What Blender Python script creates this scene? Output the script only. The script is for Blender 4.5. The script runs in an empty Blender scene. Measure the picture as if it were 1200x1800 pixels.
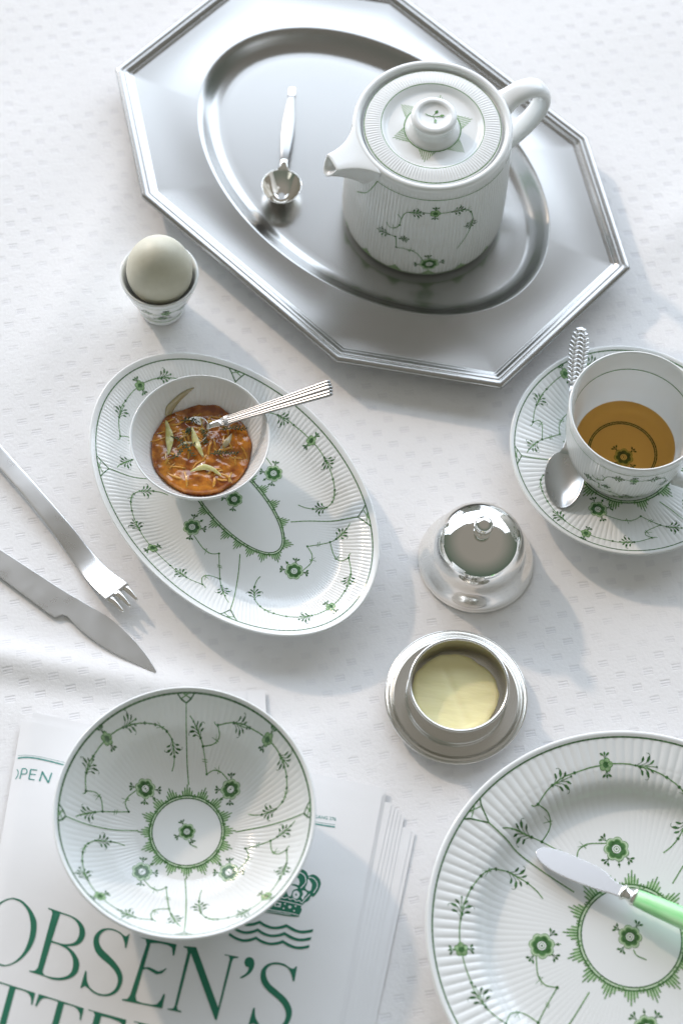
import bpy, math, random
import numpy as np
from mathutils import Matrix, Vector

S = bpy.context.scene
COL = S.collection
random.seed(4)
RNG = np.random.RandomState(7)
R = math.radians

# ------------------------------------------------------------------ camera
cam_d = bpy.data.cameras.new("camera")
cam = bpy.data.objects.new("camera", cam_d)
COL.objects.link(cam)
S.camera = cam
cam_d.sensor_fit = 'VERTICAL'
cam_d.sensor_height = 36.0
cam_d.lens = 71.56
cam_d.clip_start, cam_d.clip_end = 0.05, 60.0
_p, _roll, _H = R(64.014), R(4.904), 1.45087
_fw = Vector((0, math.cos(_p), -math.sin(_p)))
_up = Vector((0, math.sin(_p), math.cos(_p)))
_rt = Vector((1, 0, 0))
_r = math.cos(_roll) * _rt + math.sin(_roll) * _up
_u = -math.sin(_roll) * _rt + math.cos(_roll) * _up
_M = Matrix((_r, _u, -_fw)).transposed().to_4x4()
_M.translation = -_fw * _H
cam.matrix_world = _M
cam_d.dof.use_dof = True
cam_d.dof.focus_distance = 1.415
cam_d.dof.aperture_fstop = 4.2

# ------------------------------------------------------------------ light
W = bpy.data.worlds.new("World")
S.world = W
W.use_nodes = True
_bg = W.node_tree.nodes["Background"]
_tc = W.node_tree.nodes.new("ShaderNodeTexCoord")
_sp = W.node_tree.nodes.new("ShaderNodeSeparateXYZ")
_rp = W.node_tree.nodes.new("ShaderNodeValToRGB")          # the room: beige ceiling overhead, darker green walls lower down
_rp.color_ramp.elements[0].position = 0.0; _rp.color_ramp.elements[0].color = (.22, .31, .24, 1)
_rp.color_ramp.elements[1].position = 0.80; _rp.color_ramp.elements[1].color = (.72, .69, .62, 1)
_e = _rp.color_ramp.elements.new(0.45); _e.color = (.46, .50, .43, 1)
W.node_tree.links.new(_tc.outputs["Generated"], _sp.inputs[0])
W.node_tree.links.new(_sp.outputs["Z"], _rp.inputs[0])
W.node_tree.links.new(_rp.outputs[0], _bg.inputs[0])
_bg.inputs[1].default_value = 0.41

AIM = Vector((0.0, 0.0, 0.02))
SUN_AZ, SUN_EL = R(133.0), R(28.0)           # the low sun that comes in through the window, behind left


def aim(o, target):
    d = Vector(target) - o.location
    o.rotation_euler = d.to_track_quat('-Z', 'Y').to_euler()


sd = bpy.data.lights.new("low_sun_beam", 'SPOT')
sd.energy = 1450
sd.color = (1.0, 0.78, 0.60)
sd.shadow_soft_size = 0.20
sd.spot_size = R(16)
sd.spot_blend = 0.3
so = bpy.data.objects.new("low_sun_beam", sd)
COL.objects.link(so)
so.location = AIM + 10.0 * Vector((math.cos(SUN_EL) * math.cos(SUN_AZ), math.cos(SUN_EL) * math.sin(SUN_AZ), math.sin(SUN_EL)))
aim(so, AIM)

wd = bpy.data.lights.new("window_light", 'AREA')
wd.shape = 'RECTANGLE'
wd.size, wd.size_y = 17.0, 5.7
wd.energy = 1172.02
wd.color = (0.755, 0.855, 1.0)
wo = bpy.data.objects.new("window_light", wd)
COL.objects.link(wo)
wo.location = (-2.2, 4.6, 2.88)
aim(wo, (-2.2, 0.0, 2.88))

S.view_settings.view_transform = 'Standard'
S.view_settings.look = 'None'
S.view_settings.exposure = 0.0
S.view_settings.gamma = 1.0
S.cycles.max_bounces = 10
S.cycles.glossy_bounces = 6
S.cycles.sample_clamp_indirect = 4.0


# ------------------------------------------------------------------ helpers: objects
def props(o, label=None, cat=None, group=None, kind=None):
    if label: o["label"] = label
    if cat: o["category"] = cat
    if group: o["group"] = group
    if kind: o["kind"] = kind
    return o


def thing(name, label, cat, loc=(0, 0, 0), rotz=0.0, group=None):
    o = bpy.data.objects.new(name, None)
    o.empty_display_size = 0.02
    COL.objects.link(o)
    o.location = loc
    o.rotation_euler = (0, 0, rotz)
    return props(o, label, cat, group)


def mesh(name, V, F, mats, parent=None, smooth=True, midx=None, loc=None):
    V = np.asarray(V, dtype=np.float32).reshape(-1, 3)
    me = bpy.data.meshes.new(name)
    if isinstance(F, np.ndarray):
        n, k = F.shape
        me.vertices.add(len(V)); me.vertices.foreach_set("co", V.ravel())
        me.loops.add(n * k); me.loops.foreach_set("vertex_index", F.astype(np.int32).ravel())
        me.polygons.add(n)
        me.polygons.foreach_set("loop_start", np.arange(0, n * k, k, dtype=np.int32))
        me.polygons.foreach_set("loop_total", np.full(n, k, dtype=np.int32))
    else:
        me.from_pydata(V.tolist(), [], F)
    if not isinstance(mats, (list, tuple)): mats = [mats]
    for m in mats: me.materials.append(m)
    me.update(calc_edges=True)
    if midx is not None:
        me.polygons.foreach_set("material_index", np.asarray(midx, dtype=np.int32))
    me.polygons.foreach_set("use_smooth", np.full(len(me.polygons), smooth, dtype=bool))
    me.validate()
    o = bpy.data.objects.new(name, me)
    COL.objects.link(o)
    if parent is not None: o.parent = parent
    if loc is not None: o.location = loc
    return o


def grid_faces(nu, nv, closed_v=True, flip=False):
    u = np.arange(nu - 1)[:, None]
    v = np.arange(nv if closed_v else nv - 1)[None]
    v2 = (v + 1) % nv
    a = u * nv + v; b = u * nv + v2; c = (u + 1) * nv + v2; d = (u + 1) * nv + v
    f = np.stack([a, b, c, d], -1).reshape(-1, 4)
    return f[:, ::-1] if flip else f


class Geo:
    """collects pieces that belong to ONE mesh"""
    def __init__(s): s.V = []; s.F = []; s.M = []; s.n = 0

    def add(s, V, F, m=0):
        V = np.asarray(V, float).reshape(-1, 3); F = np.asarray(F, int)
        if F.shape[1] == 3: F = np.c_[F, F[:, 2]]
        s.V.append(V); s.F.append(F + s.n); s.M.append(np.full(len(F), m)); s.n += len(V)

    def build(s, name, mats, parent=None, smooth=True, loc=None):
        V = np.concatenate(s.V); F = np.concatenate(s.F); M = np.concatenate(s.M)
        fl = [tuple(f) if f[2] != f[3] else tuple(f[:3]) for f in F.tolist()]
        return mesh(name, V, fl, mats, parent, smooth, M, loc)


def spline(pts, n):
    """Catmull-Rom through points, n samples per span"""
    P = np.asarray(pts, float); out = []
    Q = np.vstack([2 * P[0] - P[1], P, 2 * P[-1] - P[-2]])
    t = (np.arange(n) / n)[:, None]
    for i in range(1, len(Q) - 2):
        a, b, c, d = Q[i - 1], Q[i], Q[i + 1], Q[i + 2]
        out.append(.5 * (2 * b + (c - a) * t + (2 * a - 5 * b + 4 * c - d) * t * t + (3 * b - a - 3 * c + d) * t ** 3))
    out.append(P[-1:])
    return np.vstack(out)


def lathe(prof, n):
    prof = np.asarray(prof, float)
    th = np.linspace(0, 2 * np.pi, n, endpoint=False)
    V = np.stack([prof[:, :1] * np.cos(th), prof[:, :1] * np.sin(th), np.repeat(prof[:, 1:2], n, 1)], -1)
    return V.reshape(-1, 3), grid_faces(len(prof), n, True, False)


def lathe_obj(name, prof, n, m, parent=None, loc=None):
    V, F = lathe(prof, n)
    return mesh(name, V, F, m, parent, True, None, loc)


def loft(secs, cap=True):
    """secs: array [k, n, 3] of closed rings"""
    secs = np.asarray(secs, float); k, n, _ = secs.shape
    V = secs.reshape(-1, 3); F = grid_faces(k, n, True).tolist()
    if cap:
        F.append(list(range(n))[::-1]); F.append(list(range((k - 1) * n, k * n)))
    return V, F


def sweep(path, rad, n=10, up=(0, 0, 1), flat=1.0):
    """tube along a path; rad per point (scalar or list); flat scales the thickness along the second axis"""
    P = np.asarray(path, float); k = len(P)
    rad = np.broadcast_to(np.asarray(rad, float), (k,))
    T = np.gradient(P, axis=0); T /= np.linalg.norm(T, axis=1)[:, None]
    s = np.cross(T, np.asarray(up, float)); s /= np.maximum(np.linalg.norm(s, axis=1), 1e-9)[:, None]
    q = np.cross(s, T)
    a = np.linspace(0, 2 * np.pi, n, endpoint=False)
    secs = P[:, None] + rad[:, None, None] * (s[:, None] * np.cos(a)[None, :, None] + flat * q[:, None] * np.sin(a)[None, :, None])
    return loft(secs)


def quads_tris(F):
    out = []
    for f in F:
        if len(f) == 4: out.append(tuple(f))
        elif len(f) == 3: out.append((f[0], f[1], f[2], f[2]))
        else:
            for i in range(1, len(f) - 1): out.append((f[0], f[i], f[i + 1], f[i + 1]))
    return np.array(out)


# ------------------------------------------------------------------ helpers: materials
def pmat(name, base, rough=.5, metal=0.0, **kw):
    m = bpy.data.materials.new(name); m.use_nodes = True
    b = m.node_tree.nodes["Principled BSDF"]
    b.inputs["Base Color"].default_value = (*base, 1)
    b.inputs["Roughness"].default_value = rough
    b.inputs["Metallic"].default_value = metal
    for k, v in kw.items():
        b.inputs[k.replace("_", " ")].default_value = v
    return m


def N(m, t, **kw):
    n = m.node_tree.nodes.new(t)
    for k, v in kw.items(): setattr(n, k, v)
    return n


def LK(m, a, b): m.node_tree.links.new(a, b)


def noise_bump(m, scale, dist, strength=1.0, detail=3, vec_scale=None, obj=True):
    b = m.node_tree.nodes["Principled BSDF"]
    tc = N(m, "ShaderNodeTexCoord"); nz = N(m, "ShaderNodeTexNoise")
    nz.inputs["Scale"].default_value = scale; nz.inputs["Detail"].default_value = detail
    src = tc.outputs["Object"]
    if vec_scale:
        mp = N(m, "ShaderNodeMapping"); mp.inputs["Scale"].default_value = vec_scale
        LK(m, src, mp.inputs["Vector"]); src = mp.outputs["Vector"]
    LK(m, src, nz.inputs["Vector"])
    bp = N(m, "ShaderNodeBump"); bp.inputs["Distance"].default_value = dist; bp.inputs["Strength"].default_value = strength
    LK(m, nz.outputs["Fac"], bp.inputs["Height"]); LK(m, bp.outputs["Normal"], b.inputs["Normal"])
    return nz, bp


def noise_rough(m, scale, lo, hi, vec_scale=None):
    b = m.node_tree.nodes["Principled BSDF"]
    tc = N(m, "ShaderNodeTexCoord"); nz = N(m, "ShaderNodeTexNoise")
    nz.inputs["Scale"].default_value = scale; nz.inputs["Detail"].default_value = 4
    src = tc.outputs["Object"]
    if vec_scale:
        mp = N(m, "ShaderNodeMapping"); mp.inputs["Scale"].default_value = vec_scale
        LK(m, src, mp.inputs["Vector"]); src = mp.outputs["Vector"]
    LK(m, src, nz.inputs["Vector"])
    mr = N(m, "ShaderNodeMapRange"); mr.inputs["From Min"].default_value = .3; mr.inputs["From Max"].default_value = .7
    mr.inputs["To Min"].default_value = lo; mr.inputs["To Max"].default_value = hi
    LK(m, nz.outputs["Fac"], mr.inputs["Value"]); LK(m, mr.outputs["Result"], b.inputs["Roughness"])


def noise_color(m, scale, c0, c1, vec_scale=None, lo=.35, hi=.65, detail=4):
    b = m.node_tree.nodes["Principled BSDF"]
    tc = N(m, "ShaderNodeTexCoord"); nz = N(m, "ShaderNodeTexNoise")
    nz.inputs["Scale"].default_value = scale; nz.inputs["Detail"].default_value = detail
    src = tc.outputs["Object"]
    if vec_scale:
        mp = N(m, "ShaderNodeMapping"); mp.inputs["Scale"].default_value = vec_scale
        LK(m, src, mp.inputs["Vector"]); src = mp.outputs["Vector"]
    LK(m, src, nz.inputs["Vector"])
    cr = N(m, "ShaderNodeValToRGB")
    cr.color_ramp.elements[0].position = lo; cr.color_ramp.elements[0].color = (*c0, 1)
    cr.color_ramp.elements[1].position = hi; cr.color_ramp.elements[1].color = (*c1, 1)
    LK(m, nz.outputs["Fac"], cr.inputs["Fac"]); LK(m, cr.outputs["Color"], b.inputs["Base Color"])


PORC = pmat("porcelain_glaze", (.85, .865, .86), .125, Specular_IOR_Level=.55)
noise_bump(PORC, 90, .00012, .35, 2)
INK_D = pmat("green_underglaze_dark", (.050, .145, .044), .12)
INK_M = pmat("green_underglaze", (.145, .30, .105), .12)
INK_L = pmat("green_underglaze_wash", (.30, .46, .23), .12)
INK_X = pmat("green_underglaze_pale", (.58, .71, .52), .12)
for _m, _a, _b in ((INK_D, (.035, .105, .030), (.085, .21, .075)), (INK_M, (.10, .24, .075), (.20, .37, .15)), (INK_L, (.24, .40, .18), (.38, .53, .31))):
    noise_color(_m, 260, _a, _b, None, .34, .66, 2)
INKS = [INK_D, INK_M, INK_L, INK_X, PORC]
STEEL = pmat("satin_tray_steel", (.43, .425, .412), .24, 1.0)
noise_rough(STEEL, 9, .225, .265)
CUTL = pmat("satin_cutlery_steel", (.70, .70, .695), .30, 1.0)
noise_rough(CUTL, 60, .26, .32)
SILV = pmat("polished_silver", (.86, .84, .80), .055, 1.0)
noise_rough(SILV, 120, .04, .09)
PEWT = pmat("worn_silver_plate", (.76, .745, .71), .22, 1.0)
noise_rough(PEWT, 35, .19, .25)


# printed outlines on the newspaper (1/20 mm, relative to its origin) and the table knife outline
GL = {}; ST = {}
GL['O']=[[[-2206,-571],[-2184,-574],[-2153,-578],[-2119,-585],[-2086,-597],[-2061,-611],[-2036,-628],[-2012,-647],[-1988,-668],[-1965,-690],[-1948,-709],[-1930,-730],[-1913,-753],[-1898,-775],[-1884,-797],[-1872,-817],[-1860,-844],[-1852,-868],[-1847,-893],[-1843,-922],[-1841,-946],[-1840,-973],[-1840,-1001],[-1841,-1029],[-1843,-1057],[-1847,-1084],[-1852,-1109],[-1858,-1135],[-1866,-1159],[-1875,-1183],[-1885,-1207],[-1896,-1231],[-1909,-1254],[-1924,-1278],[-1940,-1301],[-1957,-1324],[-1974,-1345],[-1992,-1363],[-2013,-1383],[-2037,-1401],[-2061,-1416],[-2083,-1429],[-2104,-1440],[-2134,-1452],[-2161,-1457],[-2180,-1461],[-2179,-1464],[-2200,-1461],[-2231,-1457],[-2265,-1451],[-2297,-1439],[-2321,-1426],[-2346,-1409],[-2371,-1390],[-2394,-1370],[-2417,-1348],[-2435,-1329],[-2452,-1309],[-2469,-1287],[-2485,-1265],[-2499,-1243],[-2510,-1223],[-2523,-1197],[-2531,-1173],[-2537,-1149],[-2540,-1119],[-2543,-1095],[-2544,-1069],[-2545,-1041],[-2544,-1013],[-2542,-985],[-2539,-958],[-2534,-932],[-2528,-907],[-2521,-882],[-2512,-857],[-2502,-833],[-2491,-810],[-2478,-786],[-2463,-762],[-2447,-738],[-2430,-715],[-2413,-694],[-2395,-675],[-2373,-654],[-2350,-636],[-2326,-621],[-2303,-607],[-2282,-596],[-2251,-584],[-2224,-578],[-2205,-575]],[[-2203,-589],[-2184,-593],[-2158,-599],[-2128,-608],[-2100,-620],[-2076,-636],[-2051,-657],[-2028,-679],[-2008,-703],[-1991,-726],[-1976,-751],[-1964,-777],[-1952,-806],[-1944,-832],[-1936,-859],[-1929,-887],[-1923,-917],[-1919,-947],[-1917,-973],[-1916,-999],[-1916,-1026],[-1917,-1054],[-1919,-1081],[-1923,-1108],[-1928,-1136],[-1934,-1165],[-1941,-1193],[-1949,-1221],[-1959,-1248],[-1970,-1273],[-1982,-1296],[-1996,-1318],[-2012,-1339],[-2028,-1358],[-2043,-1375],[-2058,-1390],[-2087,-1413],[-2115,-1427],[-2139,-1438],[-2182,-1447],[-2182,-1447],[-2200,-1442],[-2227,-1437],[-2256,-1428],[-2283,-1417],[-2307,-1400],[-2332,-1381],[-2354,-1359],[-2375,-1336],[-2392,-1313],[-2406,-1289],[-2419,-1263],[-2431,-1234],[-2440,-1209],[-2448,-1182],[-2455,-1154],[-2460,-1125],[-2465,-1095],[-2467,-1069],[-2468,-1043],[-2469,-1016],[-2468,-988],[-2466,-961],[-2463,-933],[-2458,-905],[-2452,-876],[-2445,-848],[-2437,-819],[-2428,-792],[-2417,-767],[-2405,-744],[-2390,-721],[-2375,-700],[-2359,-680],[-2343,-662],[-2328,-647],[-2299,-624],[-2271,-609],[-2246,-598],[-2203,-589]]]
GL['B']=[[[-1729,-664],[-1712,-668],[-1689,-674],[-1662,-681],[-1632,-688],[-1601,-696],[-1571,-704],[-1541,-712],[-1509,-720],[-1476,-728],[-1444,-737],[-1413,-746],[-1386,-757],[-1357,-770],[-1331,-785],[-1308,-801],[-1287,-818],[-1269,-837],[-1249,-862],[-1233,-891],[-1221,-920],[-1215,-949],[-1214,-977],[-1219,-1007],[-1228,-1034],[-1239,-1058],[-1258,-1083],[-1282,-1103],[-1311,-1118],[-1339,-1127],[-1371,-1133],[-1402,-1137],[-1423,-1140],[-1408,-1150],[-1386,-1163],[-1361,-1179],[-1336,-1197],[-1315,-1216],[-1297,-1237],[-1279,-1260],[-1264,-1284],[-1250,-1309],[-1241,-1334],[-1236,-1359],[-1235,-1385],[-1237,-1412],[-1241,-1436],[-1248,-1458],[-1259,-1481],[-1275,-1501],[-1294,-1519],[-1316,-1534],[-1337,-1546],[-1360,-1556],[-1384,-1564],[-1409,-1571],[-1434,-1576],[-1458,-1579],[-1482,-1581],[-1507,-1581],[-1532,-1579],[-1557,-1576],[-1581,-1571],[-1605,-1564],[-1630,-1556],[-1656,-1547],[-1685,-1540],[-1713,-1533],[-1745,-1527],[-1779,-1520],[-1810,-1514],[-1837,-1509],[-1857,-1505],[-1854,-1489],[-1823,-1491],[-1789,-1487],[-1768,-1463],[-1755,-1440],[-1668,-736],[-1683,-696],[-1708,-686],[-1732,-680]],[[-1568,-726],[-1552,-729],[-1528,-734],[-1500,-740],[-1471,-747],[-1444,-755],[-1421,-763],[-1393,-778],[-1369,-795],[-1349,-813],[-1331,-833],[-1317,-855],[-1306,-880],[-1297,-904],[-1292,-929],[-1289,-960],[-1291,-991],[-1298,-1019],[-1307,-1044],[-1321,-1066],[-1342,-1085],[-1363,-1096],[-1389,-1105],[-1417,-1111],[-1444,-1115],[-1471,-1115],[-1499,-1112],[-1527,-1108],[-1552,-1103],[-1583,-1096],[-1610,-1089],[-1629,-1083]],[[-1631,-1108],[-1609,-1112],[-1579,-1118],[-1544,-1125],[-1512,-1135],[-1488,-1145],[-1464,-1155],[-1440,-1167],[-1418,-1181],[-1398,-1197],[-1379,-1215],[-1363,-1236],[-1348,-1259],[-1336,-1282],[-1326,-1306],[-1320,-1330],[-1316,-1356],[-1314,-1382],[-1314,-1407],[-1317,-1429],[-1324,-1458],[-1337,-1482],[-1356,-1503],[-1376,-1517],[-1400,-1529],[-1427,-1539],[-1455,-1546],[-1479,-1550],[-1505,-1551],[-1531,-1551],[-1556,-1550],[-1578,-1548],[-1610,-1544],[-1638,-1537],[-1660,-1529],[-1687,-1496],[-1683,-1451]]]
GL['S']=[[[-647,-908],[-668,-1098],[-686,-1094],[-689,-1076],[-694,-1049],[-704,-1021],[-714,-998],[-726,-972],[-741,-948],[-760,-927],[-784,-911],[-814,-899],[-844,-889],[-872,-883],[-904,-880],[-933,-882],[-960,-891],[-984,-908],[-1006,-932],[-1022,-959],[-1029,-987],[-1030,-1018],[-1024,-1049],[-1013,-1077],[-996,-1105],[-973,-1133],[-955,-1151],[-933,-1168],[-910,-1186],[-886,-1204],[-864,-1222],[-843,-1239],[-823,-1257],[-802,-1274],[-783,-1292],[-765,-1311],[-743,-1335],[-723,-1361],[-705,-1386],[-691,-1410],[-677,-1440],[-670,-1468],[-666,-1496],[-666,-1526],[-670,-1556],[-678,-1585],[-688,-1614],[-702,-1642],[-720,-1667],[-743,-1688],[-771,-1705],[-801,-1718],[-825,-1725],[-851,-1729],[-878,-1731],[-905,-1730],[-932,-1727],[-961,-1720],[-988,-1711],[-1013,-1701],[-1043,-1684],[-1069,-1663],[-1091,-1647],[-1132,-1624],[-1157,-1640],[-1177,-1659],[-1184,-1646],[-1151,-1432],[-1133,-1434],[-1130,-1456],[-1126,-1487],[-1120,-1522],[-1112,-1552],[-1101,-1578],[-1089,-1602],[-1074,-1624],[-1056,-1644],[-1035,-1661],[-1012,-1675],[-987,-1688],[-962,-1697],[-935,-1703],[-908,-1707],[-880,-1708],[-855,-1705],[-825,-1696],[-797,-1681],[-773,-1663],[-754,-1641],[-740,-1616],[-730,-1589],[-724,-1561],[-723,-1531],[-727,-1501],[-736,-1473],[-750,-1445],[-769,-1417],[-786,-1396],[-805,-1376],[-826,-1356],[-850,-1336],[-871,-1320],[-895,-1304],[-920,-1288],[-944,-1272],[-966,-1257],[-989,-1239],[-1010,-1222],[-1029,-1204],[-1046,-1184],[-1060,-1162],[-1072,-1138],[-1082,-1114],[-1090,-1090],[-1096,-1059],[-1098,-1029],[-1096,-1001],[-1089,-974],[-1077,-949],[-1061,-926],[-1044,-907],[-1023,-889],[-997,-876],[-974,-869],[-947,-864],[-920,-861],[-892,-862],[-864,-866],[-834,-874],[-806,-884],[-782,-893],[-748,-914],[-723,-933],[-690,-948],[-670,-931],[-655,-913]]]
GL['E']=[[[-520,-942],[-437,-964],[-415,-1025],[-546,-1687],[-576,-1740],[-641,-1746],[-638,-1764],[-125,-1821],[-106,-1642],[-128,-1637],[-152,-1711],[-196,-1773],[-252,-1785],[-384,-1774],[-459,-1752],[-477,-1689],[-423,-1353],[-378,-1338],[-316,-1366],[-246,-1400],[-176,-1379],[-125,-1317],[-131,-1306],[-173,-1339],[-229,-1358],[-291,-1334],[-351,-1314],[-416,-1323],[-366,-1006],[-257,-997],[-145,-1013],[-87,-1041],[-67,-1139],[-48,-1141],[-31,-992]]]
GL['N']=[[[60,-1007],[221,-1007],[582,-1751],[665,-1131],[651,-1085],[622,-1081],[596,-1084],[598,-1067],[773,-1085],[771,-1100],[743,-1103],[712,-1112],[695,-1160],[581,-1911],[557,-1906],[160,-1090],[61,-1787],[74,-1822],[123,-1835],[123,-1852],[-55,-1829],[-53,-1816],[-20,-1815],[15,-1809],[32,-1771],[119,-1075],[105,-1032],[63,-1023]]]
GL['apostrophe']=[[[910,-1075],[938,-1080],[963,-1095],[977,-1116],[984,-1144],[986,-1175],[981,-1209],[973,-1232],[960,-1257],[944,-1279],[924,-1301],[899,-1320],[877,-1336],[847,-1352],[825,-1361],[818,-1345],[843,-1328],[874,-1304],[896,-1278],[913,-1253],[919,-1210],[878,-1199],[855,-1155],[863,-1105],[884,-1086]]]
GL['S2']=[[[1532,-1148],[1515,-1336],[1493,-1338],[1486,-1308],[1473,-1267],[1459,-1237],[1442,-1206],[1419,-1180],[1397,-1166],[1371,-1156],[1343,-1148],[1315,-1143],[1287,-1141],[1258,-1142],[1230,-1146],[1206,-1153],[1181,-1168],[1161,-1189],[1148,-1213],[1141,-1238],[1141,-1266],[1147,-1295],[1155,-1318],[1167,-1343],[1182,-1367],[1201,-1391],[1219,-1408],[1240,-1424],[1262,-1440],[1286,-1456],[1309,-1472],[1332,-1490],[1357,-1507],[1382,-1525],[1405,-1543],[1426,-1562],[1448,-1587],[1468,-1613],[1485,-1639],[1498,-1664],[1511,-1694],[1517,-1723],[1519,-1752],[1517,-1777],[1513,-1802],[1506,-1828],[1497,-1853],[1486,-1878],[1473,-1903],[1459,-1926],[1442,-1947],[1423,-1965],[1403,-1980],[1380,-1993],[1357,-2003],[1331,-2009],[1304,-2013],[1276,-2013],[1250,-2012],[1217,-2005],[1185,-1993],[1156,-1980],[1131,-1966],[1109,-1950],[1089,-1936],[1064,-1921],[1042,-1915],[1015,-1928],[994,-1944],[984,-1934],[1023,-1719],[1045,-1717],[1047,-1737],[1050,-1766],[1054,-1798],[1062,-1827],[1074,-1853],[1088,-1877],[1104,-1900],[1124,-1921],[1147,-1940],[1173,-1957],[1201,-1971],[1229,-1980],[1256,-1982],[1283,-1979],[1310,-1972],[1335,-1962],[1359,-1946],[1381,-1925],[1402,-1901],[1418,-1878],[1430,-1854],[1439,-1828],[1444,-1803],[1445,-1777],[1442,-1750],[1434,-1724],[1423,-1697],[1408,-1672],[1394,-1652],[1378,-1634],[1359,-1615],[1339,-1598],[1318,-1580],[1296,-1564],[1273,-1548],[1248,-1532],[1224,-1516],[1202,-1500],[1181,-1482],[1161,-1463],[1142,-1445],[1125,-1426],[1112,-1407],[1095,-1378],[1085,-1349],[1079,-1319],[1076,-1288],[1078,-1257],[1085,-1227],[1097,-1205],[1112,-1184],[1130,-1164],[1151,-1148],[1175,-1136],[1202,-1126],[1230,-1119],[1258,-1115],[1286,-1115],[1315,-1117],[1343,-1122],[1369,-1129],[1402,-1145],[1431,-1163],[1456,-1177],[1492,-1177],[1520,-1144]]]
GL['T']=[[[-2332,-1636],[-1740,-1767],[-1757,-1918],[-1775,-1914],[-1776,-1894],[-1779,-1865],[-1786,-1837],[-1799,-1813],[-1818,-1790],[-1839,-1772],[-1865,-1759],[-1894,-1751],[-1922,-1744],[-1950,-1739],[-1978,-1735],[-1997,-1733],[-2054,-2206],[-2134,-2192],[-2075,-1713],[-2093,-1708],[-2119,-1700],[-2148,-1692],[-2175,-1687],[-2210,-1683],[-2244,-1682],[-2272,-1687],[-2291,-1701],[-2305,-1722],[-2316,-1743],[-2328,-1772],[-2334,-1793],[-2356,-1790]]]
GL['T2']=[[[-1695,-1774],[-1106,-1904],[-1124,-2055],[-1142,-2051],[-1143,-2031],[-1145,-2002],[-1152,-1974],[-1165,-1950],[-1183,-1928],[-1205,-1909],[-1230,-1896],[-1259,-1888],[-1287,-1881],[-1315,-1876],[-1343,-1873],[-1362,-1870],[-1424,-2341],[-1504,-2327],[-1440,-1851],[-1458,-1846],[-1483,-1838],[-1512,-1830],[-1539,-1825],[-1574,-1820],[-1607,-1819],[-1636,-1824],[-1655,-1839],[-1669,-1860],[-1680,-1880],[-1692,-1909],[-1699,-1930],[-1721,-1927]]]
GL['E2']=[[[-1047,-1913],[-556,-2001],[-566,-2128],[-584,-2126],[-589,-2098],[-600,-2065],[-622,-2045],[-657,-2029],[-678,-2021],[-704,-2014],[-732,-2006],[-759,-2000],[-783,-1994],[-820,-1988],[-853,-1984],[-876,-1982],[-918,-2298],[-998,-2285],[-960,-1975],[-983,-1934],[-1016,-1928],[-1045,-1927]]]
GL['R']=[[[-454,-2010],[-429,-2013],[-395,-2018],[-355,-2023],[-312,-2030],[-272,-2036],[-237,-2043],[-208,-2050],[-182,-2056],[-157,-2063],[-134,-2071],[-112,-2080],[-92,-2091],[-69,-2107],[-48,-2125],[-29,-2146],[-14,-2166],[-3,-2187],[3,-2213],[3,-2242],[-1,-2268],[-9,-2290],[-37,-2316],[-65,-2329],[-80,-2316],[-77,-2293],[-74,-2260],[-77,-2227],[-86,-2198],[-101,-2170],[-121,-2145],[-141,-2129],[-165,-2115],[-190,-2102],[-214,-2093],[-247,-2084],[-280,-2080],[-303,-2078],[-341,-2335],[-415,-2324],[-377,-2067],[-399,-2031],[-428,-2025],[-454,-2023]]]
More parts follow.
